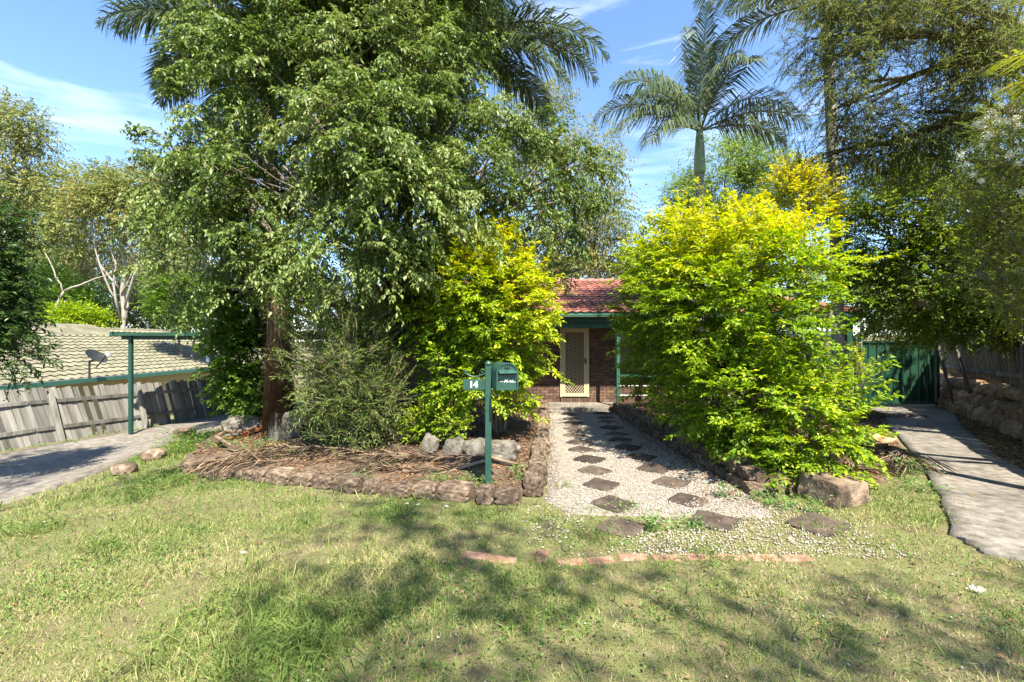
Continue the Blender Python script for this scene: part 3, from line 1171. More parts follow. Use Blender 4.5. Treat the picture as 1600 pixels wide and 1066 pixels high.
# open carport end on the right: post, beam, downpipe
p = HB('verandah_post', M['darkgreen'])
p.box((9.08, 12.3, 1.1), (.16, .16, 2.4))
p.done(.006)
p = HB('carport_beam', M['darkgreen'])
p.box((8.2, 12.3, 2.17), (1.6, .09, .2))
p.done()
dpipe = HB('downpipe', M['white'], smooth=True)
dpipe.tube([(9.26, 12.0, 2.3), (9.27, 12.02, 2.12), (9.3, 12.1, 2.02), (9.52, 12.35, 1.96), (9.56, 12.5, 1.9), (9.56, 12.55, .0)], .05, 10)
dpipe.done()
w2 = HB('side_panel', M['white'])
w2.box((8.2, 13.4, .95), (1.65, .05, .10))
w2.box((8.2, 13.4, 1.45), (1.65, .05, .04))
w2.done()

# ================================================================== GREEN SHEET GATE
gate = empty('metal_gate', (10.85, 12.85, -.1), 'tall dark green ribbed metal gate closing the right hand driveway', 'gate')
GX0, GX1, GT = 9.75, 11.98, 1.70


def part(name, m, parent, fn, bev=0, smooth=False):
    mb = MB()
    fn(mb)
    o = ofs(parent)
    mb.v = [tuple(Vector(v) - o) for v in mb.v]
    me = mb.mesh(name, m, smooth)
    if bev: bevel(me, bev)
    return link(name, me, parent)


npan = 9
pw = (GX1 - GX0 - .1) / npan
for k in range(npan):
    def f(mb, k=k):
        x0 = GX0 + .05 + k * pw
        out = [(x0, 0), (x0 + .02, -.03), (x0 + .05, -.03), (x0 + .07, 0), (x0 + pw, 0)]
        V = [(x, 12.85 + y, -.02) for x, y in out] + [(x, 12.85 + y, GT - .04) for x, y in out]
        V += [(x, 12.855 + y + .006, -.02) for x, y in out] + [(x, 12.855 + y + .006, GT - .04) for x, y in out]
        nn = len(out)
        F_ = []
        for i in range(nn - 1):
            F_ += [(i, i + 1, nn + i + 1, nn + i), (2 * nn + i + 1, 2 * nn + i, 3 * nn + i, 3 * nn + i + 1)]
        mb.add(V, F_)
    part('panel', M['darkgreen'], gate, f)
part('gate_frame', M['darkgreen'], gate, lambda mb: (mb.box(((GX0 + GX1) / 2, 12.84, GT - .02), (GX1 - GX0, .07, .05)), mb.box(((GX0 + GX1) / 2, 12.84, -.05), (GX1 - GX0, .07, .05))))
for x in (GX0 - .02, GX1 + .03):
    part('gate_post', M['darkgreen'], gate, lambda mb: mb.box((x, 12.86, .8), (.09, .09, 1.95)), .006)
part('latch', M['black'], gate, lambda mb: mb.box((GX0 + .12, 12.80, .95), (.12, .03, .07)), .004)

# side fence continuing left of the gate to the house, seen behind the palm
sfn = empty('metal_fence', (8.4, 13.6, -.1), 'dark metal fence panels behind the ringed palm trunk under the carport roof', 'fence')
for k in range(7):
    part('panel', M['darkgreen'], sfn, lambda mb: mb.box((7.35 + k * .36, 13.62, .62), (.33, .02, 1.4)))
part('rail', M['metal'], sfn, lambda mb: mb.box((8.45, 13.58, 1.33), (2.5, .05, .05)))

# small shed far behind
sh = empty('garden_shed', (17.5, 26, 1.1), 'small pale shed far behind the green gate', 'shed')
part('wall', M['cream'], sh, lambda mb: mb.box((17.5, 27, 1.45), (3.2, 2, 1.2)))
part('roof', M['metal'], sh, lambda mb: mb.add([(15.7, 25.8, 2.0), (19.3, 25.8, 2.0), (19.3, 28.2, 2.0), (15.7, 28.2, 2.0), (15.7, 27, 2.3), (19.3, 27, 2.3)],
                                               [(0, 1, 5, 4), (2, 3, 4, 5), (0, 4, 3), (1, 2, 5), (0, 3, 2, 1)]))
part('door', M['gutter'], sh, lambda mb: mb.box((16.8, 25.97, 1.5), (.8, .06, 1.3)))

# ================================================================== RIGHT: STONE RETAINING WALL AND BROWN PALING FENCE
RA, RB = Vector((12.95, 14.0)), Vector((6.7, 4.0))
rdv = (RB - RA).normalized()
rnv = Vector((rdv.y, -rdv.x))       # towards the drive? fixed below
if rnv.dot(Vector((-1, 0))) < 0: rnv = -rnv
rw = empty('rock_retaining_wall', (9.6, 8.6, 0), 'rough retaining wall of stacked brown rocks along the side driveway', 'wall')
part('earth', M['soil'], rw, lambda mb: mb.add(
    [(RA.x + .12, RA.y, -.3), (RB.x + .12, RB.y, -.3), (RB.x + .45, RB.y, .80), (RA.x + .45, RA.y, .85), (RA.x + 5, RA.y, 1.0), (RB.x + 5, RB.y, 1.0)],
    [(0, 1, 2, 3), (3, 2, 5, 4)]))
ROCKS = [rock_mesh('rock', M['sandstone'], s + 50, (.5, .5, .5), 2, .22, .5) for s in range(7)]
Ltot = (RB - RA).length
for course, (z0, hh) in enumerate(((.10, .42), (.42, .34), (.70, .26))):
    d = R.uniform(0, .2)
    while d < Ltot:
        l1 = R.uniform(.3, .75) * (1 if course else 1.15)
        p = RA + rdv * (d + l1 / 2) - rnv * (course * .08)
        o = link('rock', R.choice(ROCKS), rw)
        o.location = Vector((p.x, p.y, z0 + g1(p.x, p.y) + R.uniform(-.04, .05))) - rw.location
        o.scale = (l1 * 1.08, R.uniform(.35, .5), hh * R.uniform(1., 1.35))
        o.rotation_euler = (R.uniform(-.2, .2), R.uniform(-.2, .2), math.atan2(rdv.y, rdv.x) + R.uniform(-.2, .2))
        d += l1 * .9


def paling_fence(name, label, A, B, zb, zt, lean, m, mr, posts, face, rails, pw=.105, broken=(), post_lean=None, post_m=None, post_w=.11, skew=0.):
    """boards on two rails; lean = sideways lean of the top, as a vector; face = side on which rails and posts stand"""
    A, B = Vector(A), Vector(B)
    u = (B - A).normalized()
    Lf = (B - A).length
    root = empty(name, (A.x, A.y, zb(A.x, A.y)), label, 'fence')
    fc, ln = Vector((*face, 0)), Vector((*lean, 0))
    mes = []
    for k in range(5):
        mb = MB()
        mb.box((0, 0, .5), (pw * .94, .016, 1.0))
        mes.append(mb.mesh('paling', m))
    n = int(Lf / pw)
    for k in range(n):
        if k in broken: continue
        t = (k + .5) * pw
        p = A + u * t
        z0, z1 = zb(p.x, p.y), zt(p.x, p.y) + R.uniform(-.03, .03)
        wob = 1 + .25 * math.sin(t * .8) + R.uniform(-.07, .07)
        top = Vector((p.x, p.y, z1)) + ln * wob + Vector((*u, 0)) * (R.uniform(-.012, .012) + skew)
        bot = Vector((p.x, p.y, z0))
        zax = (top - bot)
        h = zax.length
        zax.normalize()
        xax = Vector((*u, 0))
        yax = zax.cross(xax).normalized()
        xax = yax.cross(zax)
        mt = Matrix((xax, yax, zax)).transposed().to_4x4()
        o = link('paling', mes[k % 5], root)
        o.matrix_basis = Matrix.Translation(bot - root.location + fc * (-.004 * (k % 2))) @ mt @ Matrix.Diagonal((1, 1, h, 1))
    for fr in rails:
        nseg = max(2, int(Lf / 2.0))
        for s in range(nseg):
            q = []
            for t in (s / nseg, (s + 1) / nseg - .004):
                p = A + u * (Lf * t)
                z0, z1 = zb(p.x, p.y), zt(p.x, p.y)
                wob = 1 + .25 * math.sin(Lf * t * .8)
                q.append(Vector((p.x, p.y, z0 + (z1 - z0) * fr)) + ln * fr * wob + fc * .035 - root.location)
            mb = MB()
            mb.bar(q[0], q[1], .04, .085)
            mb.build('rail', mr, root)
    for t in posts:
        p = A + u * t
        z0, z1 = zb(p.x, p.y) - .1, zt(p.x, p.y)
        wob = 1 + .25 * math.sin(t * .8)
        top = Vector((p.x, p.y, z1 - .08)) + ln * wob + fc * .12
        bot = Vector((p.x, p.y, z0)) + fc * .12
        mb = MB()
        mb.bar(bot - root.location, top - root.location, post_w, post_w * .75, Vector((*fc.xy, 0)))
        me = bevel(mb.mesh('post', post_m or mr), .008)
        link('post', me, root)
    return root


fo = -rnv * .18
paling_fence('paling_fence', 'weathered brown paling fence leaning on top of the rock wall, right of the green gate', RA + fo, RB + fo,
             lambda x, y: .82, lambda x, y: 1.86 + .35 * float(sstep(11, 7, y)), (-.10, .06), M['palingbrown'], M['paling'], [], (-rdv.y * 0 + rnv.x, rnv.y), (.16,), pw=.10)
for px, yt, xb, yb, Y0, lab in ((1485, 516, 1528, 652, 11.2, 'thin grey stake leaning on the brown fence, nearer of the two beside the gate'),
                                (1460, 520, 1494, 636, 12.2, 'thin grey stake leaning on the brown fence, the one nearest the gate'),
                                (1597, 505, 1603, 665, 8.1, 'grey stake standing against the brown fence at the right edge of the photo')):
    a = at(xb, yb, Y0 - .5)
    b = at(px, yt, Y0 - .1)
    a.z = g1(a.x, a.y) - .05
    mb = MB()
    mb.bar(Vector((0, 0, 0)), b - a, .07, .05, Vector((0, -1, 0)))
    o = link('stake', bevel(mb.mesh('stake', M['stake']), .006))
    o.location = a
    tag(o, lab, 'stake', 'stakes against the brown fence')

# ================================================================== LEFT: GREY LEANING FENCE
LA, LB = Vector((-11.15, 8.2)), Vector((-8.9, 16.2))
gl = lambda x, y: g1(x, y) - .02
zl_ = lambda x, y: .70
paling_fence('paling_fence', 'long grey paling fence leaning outwards beside the left driveway, with missing boards', LA, LB,
             gl, lambda x, y: .66 - .03 * (y - 9), (-.26, .0), M['paling'], M['paling'], [.55, 2.45, 4.3, 6.1, 7.7], (.96, -.27), (.28, .76), pw=.108, broken=(29, 31, 47), skew=-.10)

# ================================================================== NEIGHBOUR'S HOUSE
nh = empty('neighbour_house', (-16, 18, -1.2), 'low house with a cream tiled roof beyond the leaning grey fence', 'house')
NX, NZ, NRX, NRZ, NY0, NY1 = -13.35, .50, -18.6, 2.20, 8.5, 29
part('wall', M['cream'], nh, lambda mb: mb.box((-18.6, 19, -.5), (9.4, 19, 1.9)))
nroof = part('roof', M['creamtile'], nh, lambda mb: mb.add(
    [(NX, NY0, NZ), (NX, NY1, NZ), (NRX, NY1 - 3, NRZ), (NRX, NY0, NRZ), (-23.8, NY0, NZ), (-23.8, NY1, NZ),
     (NX, NY0, NZ - .1), (NX, NY1, NZ - .1), (-23.8, NY0, NZ - .1), (-23.8, NY1, NZ - .1)],
    [(0, 1, 2, 3), (3, 2, 5, 4), (1, 5, 2), (6, 8, 9, 7), (0, 6, 7, 1), (4, 5, 9, 8), (0, 3, 4, 8, 6), (1, 7, 9, 5)]))
Vn = Vector((NRX - NX, 0, NRZ - NZ))
tmc = tile_mesh('roof_tile', M['creamtile'], .30, .42, .036)
tile_field(nroof, tmc, M['creamtile'], (NX + .02, NY0, NZ + .01), (0, 1, 0), Vn, .30, .42, 64, int(Vn.length / (.42 * .86)),
           lambda p, r, c: 11.2 < p.y < 19 and r < 15, 300, lambda p: p.y < NY1 - 3 * (NX - p.x) / (NX - NRX) - .2)
rc = MB()
for k in range(48):
    y = NY0 + k * .38
    if y < NY1 - 3.3: rc.tube([(NRX, y, NRZ), (NRX, y + .4, NRZ + .015)], [.10, .12], 8)
rc.v = [tuple(Vector(v) - ofs(nroof)) for v in rc.v]
tag(rc.build('ridge_cap', M['creamtile'], nroof), kind='stuff')
# a small gable on the far slope showing above the ridge
part('gablet', M['creamtile'], nh, lambda mb: mb.add([(-17.6, 17.2, 1.95), (-17.6, 20.6, 1.95), (-18.4, 17.9, 2.42), (-18.4, 19.9, 2.42), (-21, 17.9, 2.4), (-21, 19.9, 2.4), (-21, 17.2, 1.9), (-21, 20.6, 1.9)],
                                                     [(0, 1, 3, 2), (2, 3, 5, 4), (0, 2, 4, 6), (1, 7, 5, 3)]))
part('gutter', M['gutter'], nh, lambda mb: (mb.box((NX + .08, (NY0 + NY1) / 2, NZ - .03), (.12, NY1 - NY0, .13))))
part('gutter_lining', M['metal'], nh, lambda mb: (mb.box((NX + .075, (NY0 + NY1) / 2, NZ + .04), (.09, NY1 - NY0 - .1, .012))))
part('vent_pipe', M['white'], nh, lambda mb: (mb.tube([(NX - .5, 20.7, .55), (NX - .5, 20.7, 1.05)], .06, 10), mb.tube([(NX - .5, 20.7, 1.05), (NX - .5, 20.7, 1.1)], .09, 10)))

# satellite dish on that roof
dc = at(148, 566, 14.0)
dish = empty('satellite_dish', (dc.x, dc.y, dc.z - .42), 'black satellite dish on a bracket at the edge of the cream roof', 'satellite dish')


def dish_shape(mb):
    Nn = Vector((.63, .06, .74)).normalized()
    u = Nn.orthogonal().normalized()
    v = Nn.cross(u)
    c = dc + Vector((0, 0, .12))
    vs = []
    for side in (0, 1):
        for r in range(5):
            for k in range(20):
                a = 2 * PI * k / 20
                q = r / 4
                vs.append(c + (u * math.cos(a) * .30 + v * math.sin(a) * .34) * q + Nn * (.10 * q * q - .012 * side))
    fs = []
    for side in (0, 1):
        b = side * 100
        for r in range(4):
            for k in range(20):
                k2 = (k + 1) % 20
                f_ = (b + r * 20 + k, b + r * 20 + k2, b + (r + 1) * 20 + k2, b + (r + 1) * 20 + k)
                fs.append(f_ if side == 0 else f_[::-1])
    for k in range(20):
        k2 = (k + 1) % 20
        fs.append((80 + k, 80 + k2, 180 + k2, 180 + k))
    mb.add(vs, fs)


part('dish', M['black'], dish, dish_shape, smooth=False)
part('mast', M['black'], dish, lambda mb: (mb.tube([dc + Vector((-.16, 0, -.5)), dc + Vector((-.16, 0, .02))], .028, 8), mb.tube([dc + Vector((-.16, 0, -.0)), dc + Vector((0, .02, .10))], .03, 8)))
part('arm', M['black'], dish, lambda mb: mb.tube([dc + Vector((.05, 0, -.16)), dc + Vector((.3, -.1, .02)), dc + Vector((.56, -.2, .26))], .018, 6))
part('receiver', M['white'], dish, lambda mb: mb.tube([dc + Vector((.54, -.2, .25)), dc + Vector((.66, -.22, .22))], [.035, .05], 10))

# green carport by the fence
cp = empty('carport', (-9.3, 11.2, -.55), 'flat roofed green carport on slim posts beside the leaning fence', 'carport')
p1 = Vector((-9.42, 11.25, -.6))
p2 = Vector((-9.05, 14.6, -.6))
for q in (p1, p2):
    part('post', M['postgreen'], cp, lambda mb: mb.box((q.x, q.y, .62), (.08, .08, 2.42)), .006)
part('roof', M['darkgreen'], cp, lambda mb: mb.add(
    [(-9.62, 11.0, 1.83), (-4.9, 12.6, 1.83), (-4.9, 17.6, 1.83), (-9.3, 16.2, 1.83), (-9.62, 11.0, 1.9), (-4.9, 12.6, 1.98), (-4.9, 17.6, 1.98), (-9.3, 16.2, 1.9)],
    [(3, 2, 1, 0), (4, 5, 6, 7), (0, 1, 5, 4), (1, 2, 6, 5), (2, 3, 7, 6), (3, 0, 4, 7)]))
part('gutter', M['postgreen'], cp, lambda mb: mb.bar((-9.66, 10.96, 1.87), (-9.36, 16.2, 1.87), .07, .10))
part('beam', M['postgreen'], cp, lambda mb: mb.bar((-9.6, 11.2, 1.78), (-4.9, 12.8, 1.78), .07, .09))

# ================================================================== LETTERBOX
mbx, mby = at(763, 752, 5.03).x, 5.03
mz = zL(mbx, mby)
mail = empty('mailbox', (mbx, mby, mz), 'green arched mailbox on a square post with the house number 14', 'mailbox')
PW = .068
HT = at(0, 568, 5.03).z - mz      # post height
part('post', M['mailgreen'], mail, lambda mb: mb.box((mbx, mby, mz + HT / 2 - .06), (PW, PW, HT + .08)), .006)
part('post_cap', M['mailgreen'], mail, lambda mb: mb.tube([(mbx, mby, mz + HT - .02), (mbx, mby, mz + HT), (mbx, mby, mz + HT + .018), (mbx, mby, mz + HT + .03)], [.040, .040, .030, .008], 12), 0, True)
part('post_collar', M['mailgreen'], mail, lambda mb: mb.box((mbx, mby, mz + .86), (PW + .006, PW + .006, .012)))
yaw = math.radians(15)
YR = Matrix.Rotation(yaw, 4, 'Z')
bc = Vector((mbx + .165, mby - .06, mz + HT - .27))        # bottom centre of the box
BW, BD, BH = .225, .36, .285


def ml(x, y, z):
    return bc + (YR @ Vector((x, y, z)))


def arch(w, h, inset=0, n=12):
    r = w / 2 - inset
    pts = [(-r, inset), (r, inset)]
    for k in range(n + 1):
        a = PI * k / n
        pts.append((r * math.cos(a), h - w / 2 + r * math.sin(a)))
    return pts


def ml_prism(mb, pts, y0, y1):
    t = MB()
    t.prism(pts, y0, y1)
    mb.add([ml(*v) for v in t.v], t.f)


# shell with an open letter slot in the front plate
part('box', M['mailgreen'], mail, lambda mb: ml_prism(mb, arch(BW, BH), -BD / 2 + .02, BD / 2))
SL0, SL1 = .158, .185        # letter slot heights


def front(mb):
    ml_prism(mb, [(-BW / 2 + .012, .008), (BW / 2 - .012, .008), (BW / 2 - .012, SL0), (-BW / 2 + .012, SL0)], -BD / 2, -BD / 2 + .019)
    pts = [(-BW / 2 + .012, SL1), (BW / 2 - .012, SL1)]
    r = BW / 2 - .012
    for k in range(13):
        a = PI * k / 12
        pts.append((r * math.cos(a), max(SL1, BH - BW / 2 + r * math.sin(a))))
    ml_prism(mb, pts, -BD / 2, -BD / 2 + .019)


part('front_plate', M['mailgreen'], mail, front)
part('slot', M['dark'], mail, lambda mb: ml_prism(mb, [(-BW / 2 + .014, SL0 - .002), (BW / 2 - .014, SL0 - .002), (BW / 2 - .014, SL1 + .002), (-BW / 2 + .014, SL1 + .002)], -BD / 2 + .016, -BD / 2 + .0215))


def rim(mb):
    o_, i_ = arch(BW + .012, BH + .006), arch(BW + .012, BH + .006, .014)
    n = len(o_)
    V = [ml(x, -BD / 2 - .012, z) for x, z in o_] + [ml(x, -BD / 2 - .012, z) for x, z in i_] + [ml(x, -BD / 2 + .025, z) for x, z in o_] + [ml(x, -BD / 2 + .025, z) for x, z in i_]
    F_ = []
    for i in range(n):
        j = (i + 1) % n
        F_ += [(i, j, n + j, n + i), (j, i, 2 * n + i, 2 * n + j), (n + i, n + j, 3 * n + j, 3 * n + i), (2 * n + j, 2 * n + i, 3 * n + i, 3 * n + j)]
    mb.add(V, F_)


part('rim', M['mailgreen'], mail, rim)


def flap(mb):
    x0, x1 = -BW / 2 + .016, BW / 2 - .016
    V = []
    for y, z in ((-BD / 2 - .003, .207), (-BD / 2 - .058, .182), (-BD / 2 - .058, .178), (-BD / 2 - .003, .202)):
        V += [ml(x0, y, z), ml(x1, y, z)]
    mb.add(V, [(0, 1, 3, 2), (2, 3, 5, 4), (4, 5, 7, 6), (6, 7, 1, 0), (0, 2, 4, 6), (1, 7, 5, 3)])


part('flap', M['mailgreen'], mail, flap)


def fleur(mb):
    y = -BD / 2 - .006
    z0 = .222
    mb.add([ml(0, y, z0 + .05), ml(.009, y, z0 + .028), ml(.004, y, z0), ml(-.004, y, z0), ml(-.009, y, z0 + .028), ml(0, y - .006, z0 + .026)],
           [(0, 5, 1), (1, 5, 2), (2, 5, 3), (3, 5, 4), (4, 5, 0)])
    for s in (-1, 1):
        pts = [ml(s * (.006 + .02 * math.sin(t)), y, z0 + .006 + .02 * (1 - math.cos(t)) * .8 + (.004 if t > 1.5 else 0)) for t in (0, .5, 1., 1.5, 2.0)]
        pts.append(ml(s * .032, y, z0 + .020))
        mb.tube(pts, [.002, .004, .005, .005, .004, .002], 6)
    mb.tube([ml(-.016, y, z0 + .008), ml(.016, y, z0 + .008)], .003, 6)


part('emblem', M['black'], mail, fleur)


def text_part(name, txt, size, mtx, m, parent, extrude=.0015, shear=0., spacing=1.0, offset=0.):
    c = bpy.data.curves.new('text', 'FONT')
    c.body, c.size, c.extrude, c.shear, c.align_x, c.align_y = txt, size, extrude, shear, 'CENTER', 'CENTER'
    c.space_character = spacing
    c.offset = offset
    t = bpy.data.objects.new('text', c)
    COL.objects.link(t)
    bpy.context.view_layer.update()
    me = bpy.data.meshes.new_from_object(t.evaluated_get(bpy.context.evaluated_depsgraph_get()))
    bpy.data.objects.remove(t)
    bpy.data.curves.remove(c)
    me.materials.clear()
    me.materials.append(m)
    me.name = name
    me.transform(mtx)
    return link(name, me, parent)


TX = Matrix.Rotation(PI / 2, 4, 'X')
pl = part('number_plate', M['mailgreen'], mail, lambda mb: mb.box((mbx - .034 - .122, mby - .004, mz + HT - .235), (.244, .018, .118)), .003)
text_part('number', '14', .098, Matrix.Translation(Vector((mbx - .163, mby - .0155, mz + HT - .235)) - ofs(pl)) @ TX, M['paleletter'], pl, .002, 0, 1.0, .0035)
# word on the front: a flourished italic MAIL
wm = Matrix.Translation(ml(.012, -BD / 2 - .003, .098) - ofs(mail)) @ YR @ TX
text_part('lettering', 'M', .054, wm @ Matrix.Translation((-.033, 0, 0)), M['white'], mail, .0012, .45, 1, .0008)
text_part('lettering', 'AIL', .044, wm @ Matrix.Translation((.030, -.003, 0)), M['white'], mail, .0012, .45, .98, .0006)
part('flourish', M['white'], mail, lambda mb: (
    mb.tube([ml(-.078, -BD / 2 - .003, .092), ml(-.066, -BD / 2 - .003, .088), ml(-.052, -BD / 2 - .003, .094), ml(-.046, -BD / 2 - .003, .108)], .0018, 5),
    mb.tube([ml(.062, -BD / 2 - .003, .083), ml(.080, -BD / 2 - .003, .081), ml(.094, -BD / 2 - .003, .088)], .0016, 5)))


def scroll(mb):
    y = mby
    x0 = mbx - .036
    z0 = mz + HT - .145
    pts = [(x0 - .0, z0 + .045)]
    for t in np.linspace(0, 1, 14):
        pts.append((x0 - .012 - .205 * t, z0 + .028 - .035 * math.sin(t * PI * .95) + .012 * t))
    cx, cz = x0 - .206, z0 + .052
    for a in np.linspace(-.6, 4.2, 12):
        r_ = .020 * (1 - .11 * (a + .6))
        pts.append((cx - r_ * math.sin(a + 1.2), cz - r_ * math.cos(a + 1.2)))
    mb.tube([(x, y, z) for x, z in pts], [.008] * 15 + [.007] * (len(pts) - 15), 7)
    pts = []
    for a in np.linspace(0, 5.2, 14):
        r_ = .024 * (1 - .12 * a)
        pts.append((x0 - .03 + r_ * math.cos(a), y, z0 + .058 + r_ * math.sin(a)))
    mb.tube(pts, .006, 6)


part('scroll', M['mailgreen'], mail, scroll, 0, True)


def ring(cx, cz, r0, flip):
    def f(mb):
        pts = []
        for a in np.linspace(-.4, 4.6, 18):
            r_ = r0 * (1 - .07 * (a + .4))
            pts.append((cx + flip * r_ * math.cos(a - 1.2), mby, cz - r_ * math.sin(a - 1.2) * .9))
        mb.tube(pts, .006, 6)
    return f


part('scroll', M['mailgreen'], mail, ring(mbx - .085, mz + HT - .355, .046, 1), 0, True)
part('scroll', M['mailgreen'], mail, ring(mbx + .085, mz + HT - .335, .046, -1), 0, True)

# ================================================================== PALMS
def frond_np(az, elev, length, droop, nl, ll, wid, plume=.25, twist=0., hang=.55, curl=.3, r0=.028, fr0=.14, seed=0, mirror=1):
    """rachis tube + drooping leaflets around the origin"""
    rg = np.random.default_rng(seed)
    S = 16
    a = elev
    p = np.zeros(3)
    pts, tans = [p.copy()], []
    h = np.array((math.cos(az), math.sin(az), 0))
    sd0 = np.array((-math.sin(az), math.cos(az), 0))
    bend = rg.uniform(-.25, .25)
    for i in range(S):
        t = i / S
        d = h * math.cos(a) + np.array((0, 0, 1)) * math.sin(a) + sd0 * bend * t * .5
        d /= np.linalg.norm(d)
        tans.append(d)
        p = p + d * length / S
        pts.append(p.copy())
        a -= droop / S * (.35 + 1.3 * t)
    tans.append(tans[-1])
    pts, tans = np.array(pts), np.array(tans)
    V, T, A = [], [], []
    nv = 0
    t = np.linspace(fr0, .995, nl)
    idx = t * S
    i0 = np.minimum(idx.astype(int), S - 1)
    f = (idx - i0)[:, None]
    P = pts[i0] * (1 - f) + pts[i0 + 1] * f
    D = unit(tans[i0] * (1 - f) + tans[i0 + 1] * f)
    up0 = np.array((0, 0, 1.))
    side = unit(np.cross(D, np.broadcast_to(up0, D.shape)) + sd0 * -1e-3)
    nrm = np.cross(side, D)
    L0 = ll * np.sin(np.clip((t - fr0) / (1 - fr0) * .92 + .12, 0, 1) * PI) ** .6
    for sg in (-1, 1):
        jit = rg.normal(size=(nl, 3)) * .10
        pl = rg.choice((-1, 0, 1), nl)[:, None] * plume
        d1 = unit(side * sg * .8 + D * (.35 + .5 * t[:, None]) + nrm * (.18 + pl) + jit)
        d2 = unit(d1 - up0 * (hang + curl * rg.random((nl, 1))) + jit * .5)
        LL = (L0 * rg.uniform(.85, 1.1, nl))[:, None]
        m = P + d1 * LL * .42
        e = m + d2 * LL * .58
        wv = unit(np.cross(d1, nrm))
        wv = unit(wv + rg.normal(size=(nl, 3)) * .25)
        w = wid * (.6 + .5 * np.sin(t * PI))[:, None] / 2
        Vq = np.stack([P - wv * w * .5, P + wv * w * .5, m - wv * w, m + wv * w, e], 1)
        b = nv + 5 * np.arange(nl)[:, None]
        V.append(Vq.reshape(-1, 3))
        T.append(np.concatenate([b + [0, 1, 3], b + [0, 3, 2], b + [2, 3, 4]], 1).reshape(-1, 3))
        A.append(np.repeat(rg.uniform(0, 1, nl), 3))
        nv += 5 * nl
    mb = MB()
    rads = [r0 * (1 - .85 * i / S) for i in range(S + 1)]
    mb.tube([tuple(q) for q in pts], rads, 5)
    RV = np.array(mb.v)
    RT = []
    for fc in mb.f:
        for k in range(1, len(fc) - 1):
            RT.append((fc[0], fc[k], fc[k + 1]))
    V.append(RV)
    T.append(np.array(RT) + nv)
    A.append(np.full(len(RT), .95))
    return np.concatenate(V), np.concatenate(T), np.concatenate(A)


def palm(label, base, top, tr, fronds, shaft=.9, length=2.6, ll=.55, wid=.035, nl=70, plume=.1, hang=.55, group=None, rings=True, m='palm', shaft_m='crownshaft', r_shaft=None, spear=True):
    base, top = Vector(base), Vector(top)
    root = empty('palm_tree', base, label, 'palm', group)
    ax = top - base
    mb = MB()
    pts, rad = [], []
    H = ax.length - shaft
    n = max(8, int(H / .075)) if rings else 14
    for i in range(n + 1):
        t = i / n
        p = ax.normalized() * (H * t) + Vector((math.sin(t * 2.2) * .06, 0, 0))
        pts.append(p)
        rad.append(tr * (1.25 - .35 * min(1, t * 3)) * (1 + (.035 if i % 2 else -.02) * (1 if rings else 0)))
    pts[0].z -= .2
    mb.tube(pts, rad, 12)
    mb.build('trunk', M['palmtrunk'], root, True)
    if shaft > .05:
        q = pts[-1]
        rs = r_shaft or tr * 1.1
        sm = MB()
        sm.tube([q - Vector((0, 0, .05)), q + Vector((0, 0, .05)), q + Vector((0, 0, shaft * .5)), q + Vector((0, 0, shaft)), q + Vector((0, 0, shaft + .25))], [rs * .98, rs * 1.12, rs * .95, rs * .62, rs * .25], 12)
        sm.build('crownshaft', M[shaft_m], root, True)
    c = pts[-1] + Vector((0, 0, shaft))
    for k, fr in enumerate(fronds):
        az, el, ln, dr = fr[:4]
        V, T, A = frond_np(math.radians(az), math.radians(el), length * ln, math.radians(dr), nl, ll, wid, plume, hang=hang, seed=R.randint(0, 9999))
        o = link('frond', mesh_np('frond', V, T, L[m], {'v': A}), root)
        o.location = c + Vector((math.cos(math.radians(az)), math.sin(math.radians(az)), 0)) * tr * .3
    if spear:
        s = MB()
        s.tube([c, c + Vector((.03, 0, length * .35)), c + Vector((.02, .02, length * .62))], [.03, .02, .005], 6)
        s.build('spear', M['crownshaft'], root)
    return root


# slim palm standing behind the right hedge, crown open against the sky
t1 = at(1090, 205, 11.0)
palm('slim palm with green crownshaft, whole crown open to the sky behind right hedge', (t1.x, 11, 0), (t1.x, 11, t1.z), .105,
     [(95, 84, 1.05, 12), (250, 80, .95, 22), (30, 72, 1.0, 40), (185, 60, .95, 110), (172, 42, 1.0, 100), (200, 18, .9, 85), (8, 48, 1.0, 105), (-14, 24, .9, 90), (60, 76, 1.1, 28), (140, 74, .8, 70), (-75, 55, .8, 120),
      (-150, 40, .85, 110), (-30, 2, .7, 70), (215, -2, .75, 65)], shaft=1.0, length=2.9, ll=1.0, wid=.030, nl=80, plume=.04, hang=1.3, r_shaft=.125)
sk = None
# tall ringed palm near the gate
t2 = at(1288, 10, 10.2)
b2 = at(1312, 560, 10.2)
palm('tall palm with pale ringed trunk standing right of the golden hedge, near the green gate', (b2.x, 10.2, -.05), (t2.x, 10.2, t2.z + .1), .125,
     [(185, 18, 1.0, 78), (170, 34, 1.0, 80), (205, 0, .95, 60), (150, 10, .9, 70), (-10, 30, 1., 85), (15, 12, .9, 70), (60, 45, 1, 75), (120, 50, 1, 70), (-60, 30, 1, 85),
      (-100, 40, 1, 80), (-140, 20, .9, 80), (200, 55, 1, 60), (40, 65, 1, 60)], shaft=.9, length=3.1, ll=.95, wid=.034, nl=90, plume=.05, hang=.9)
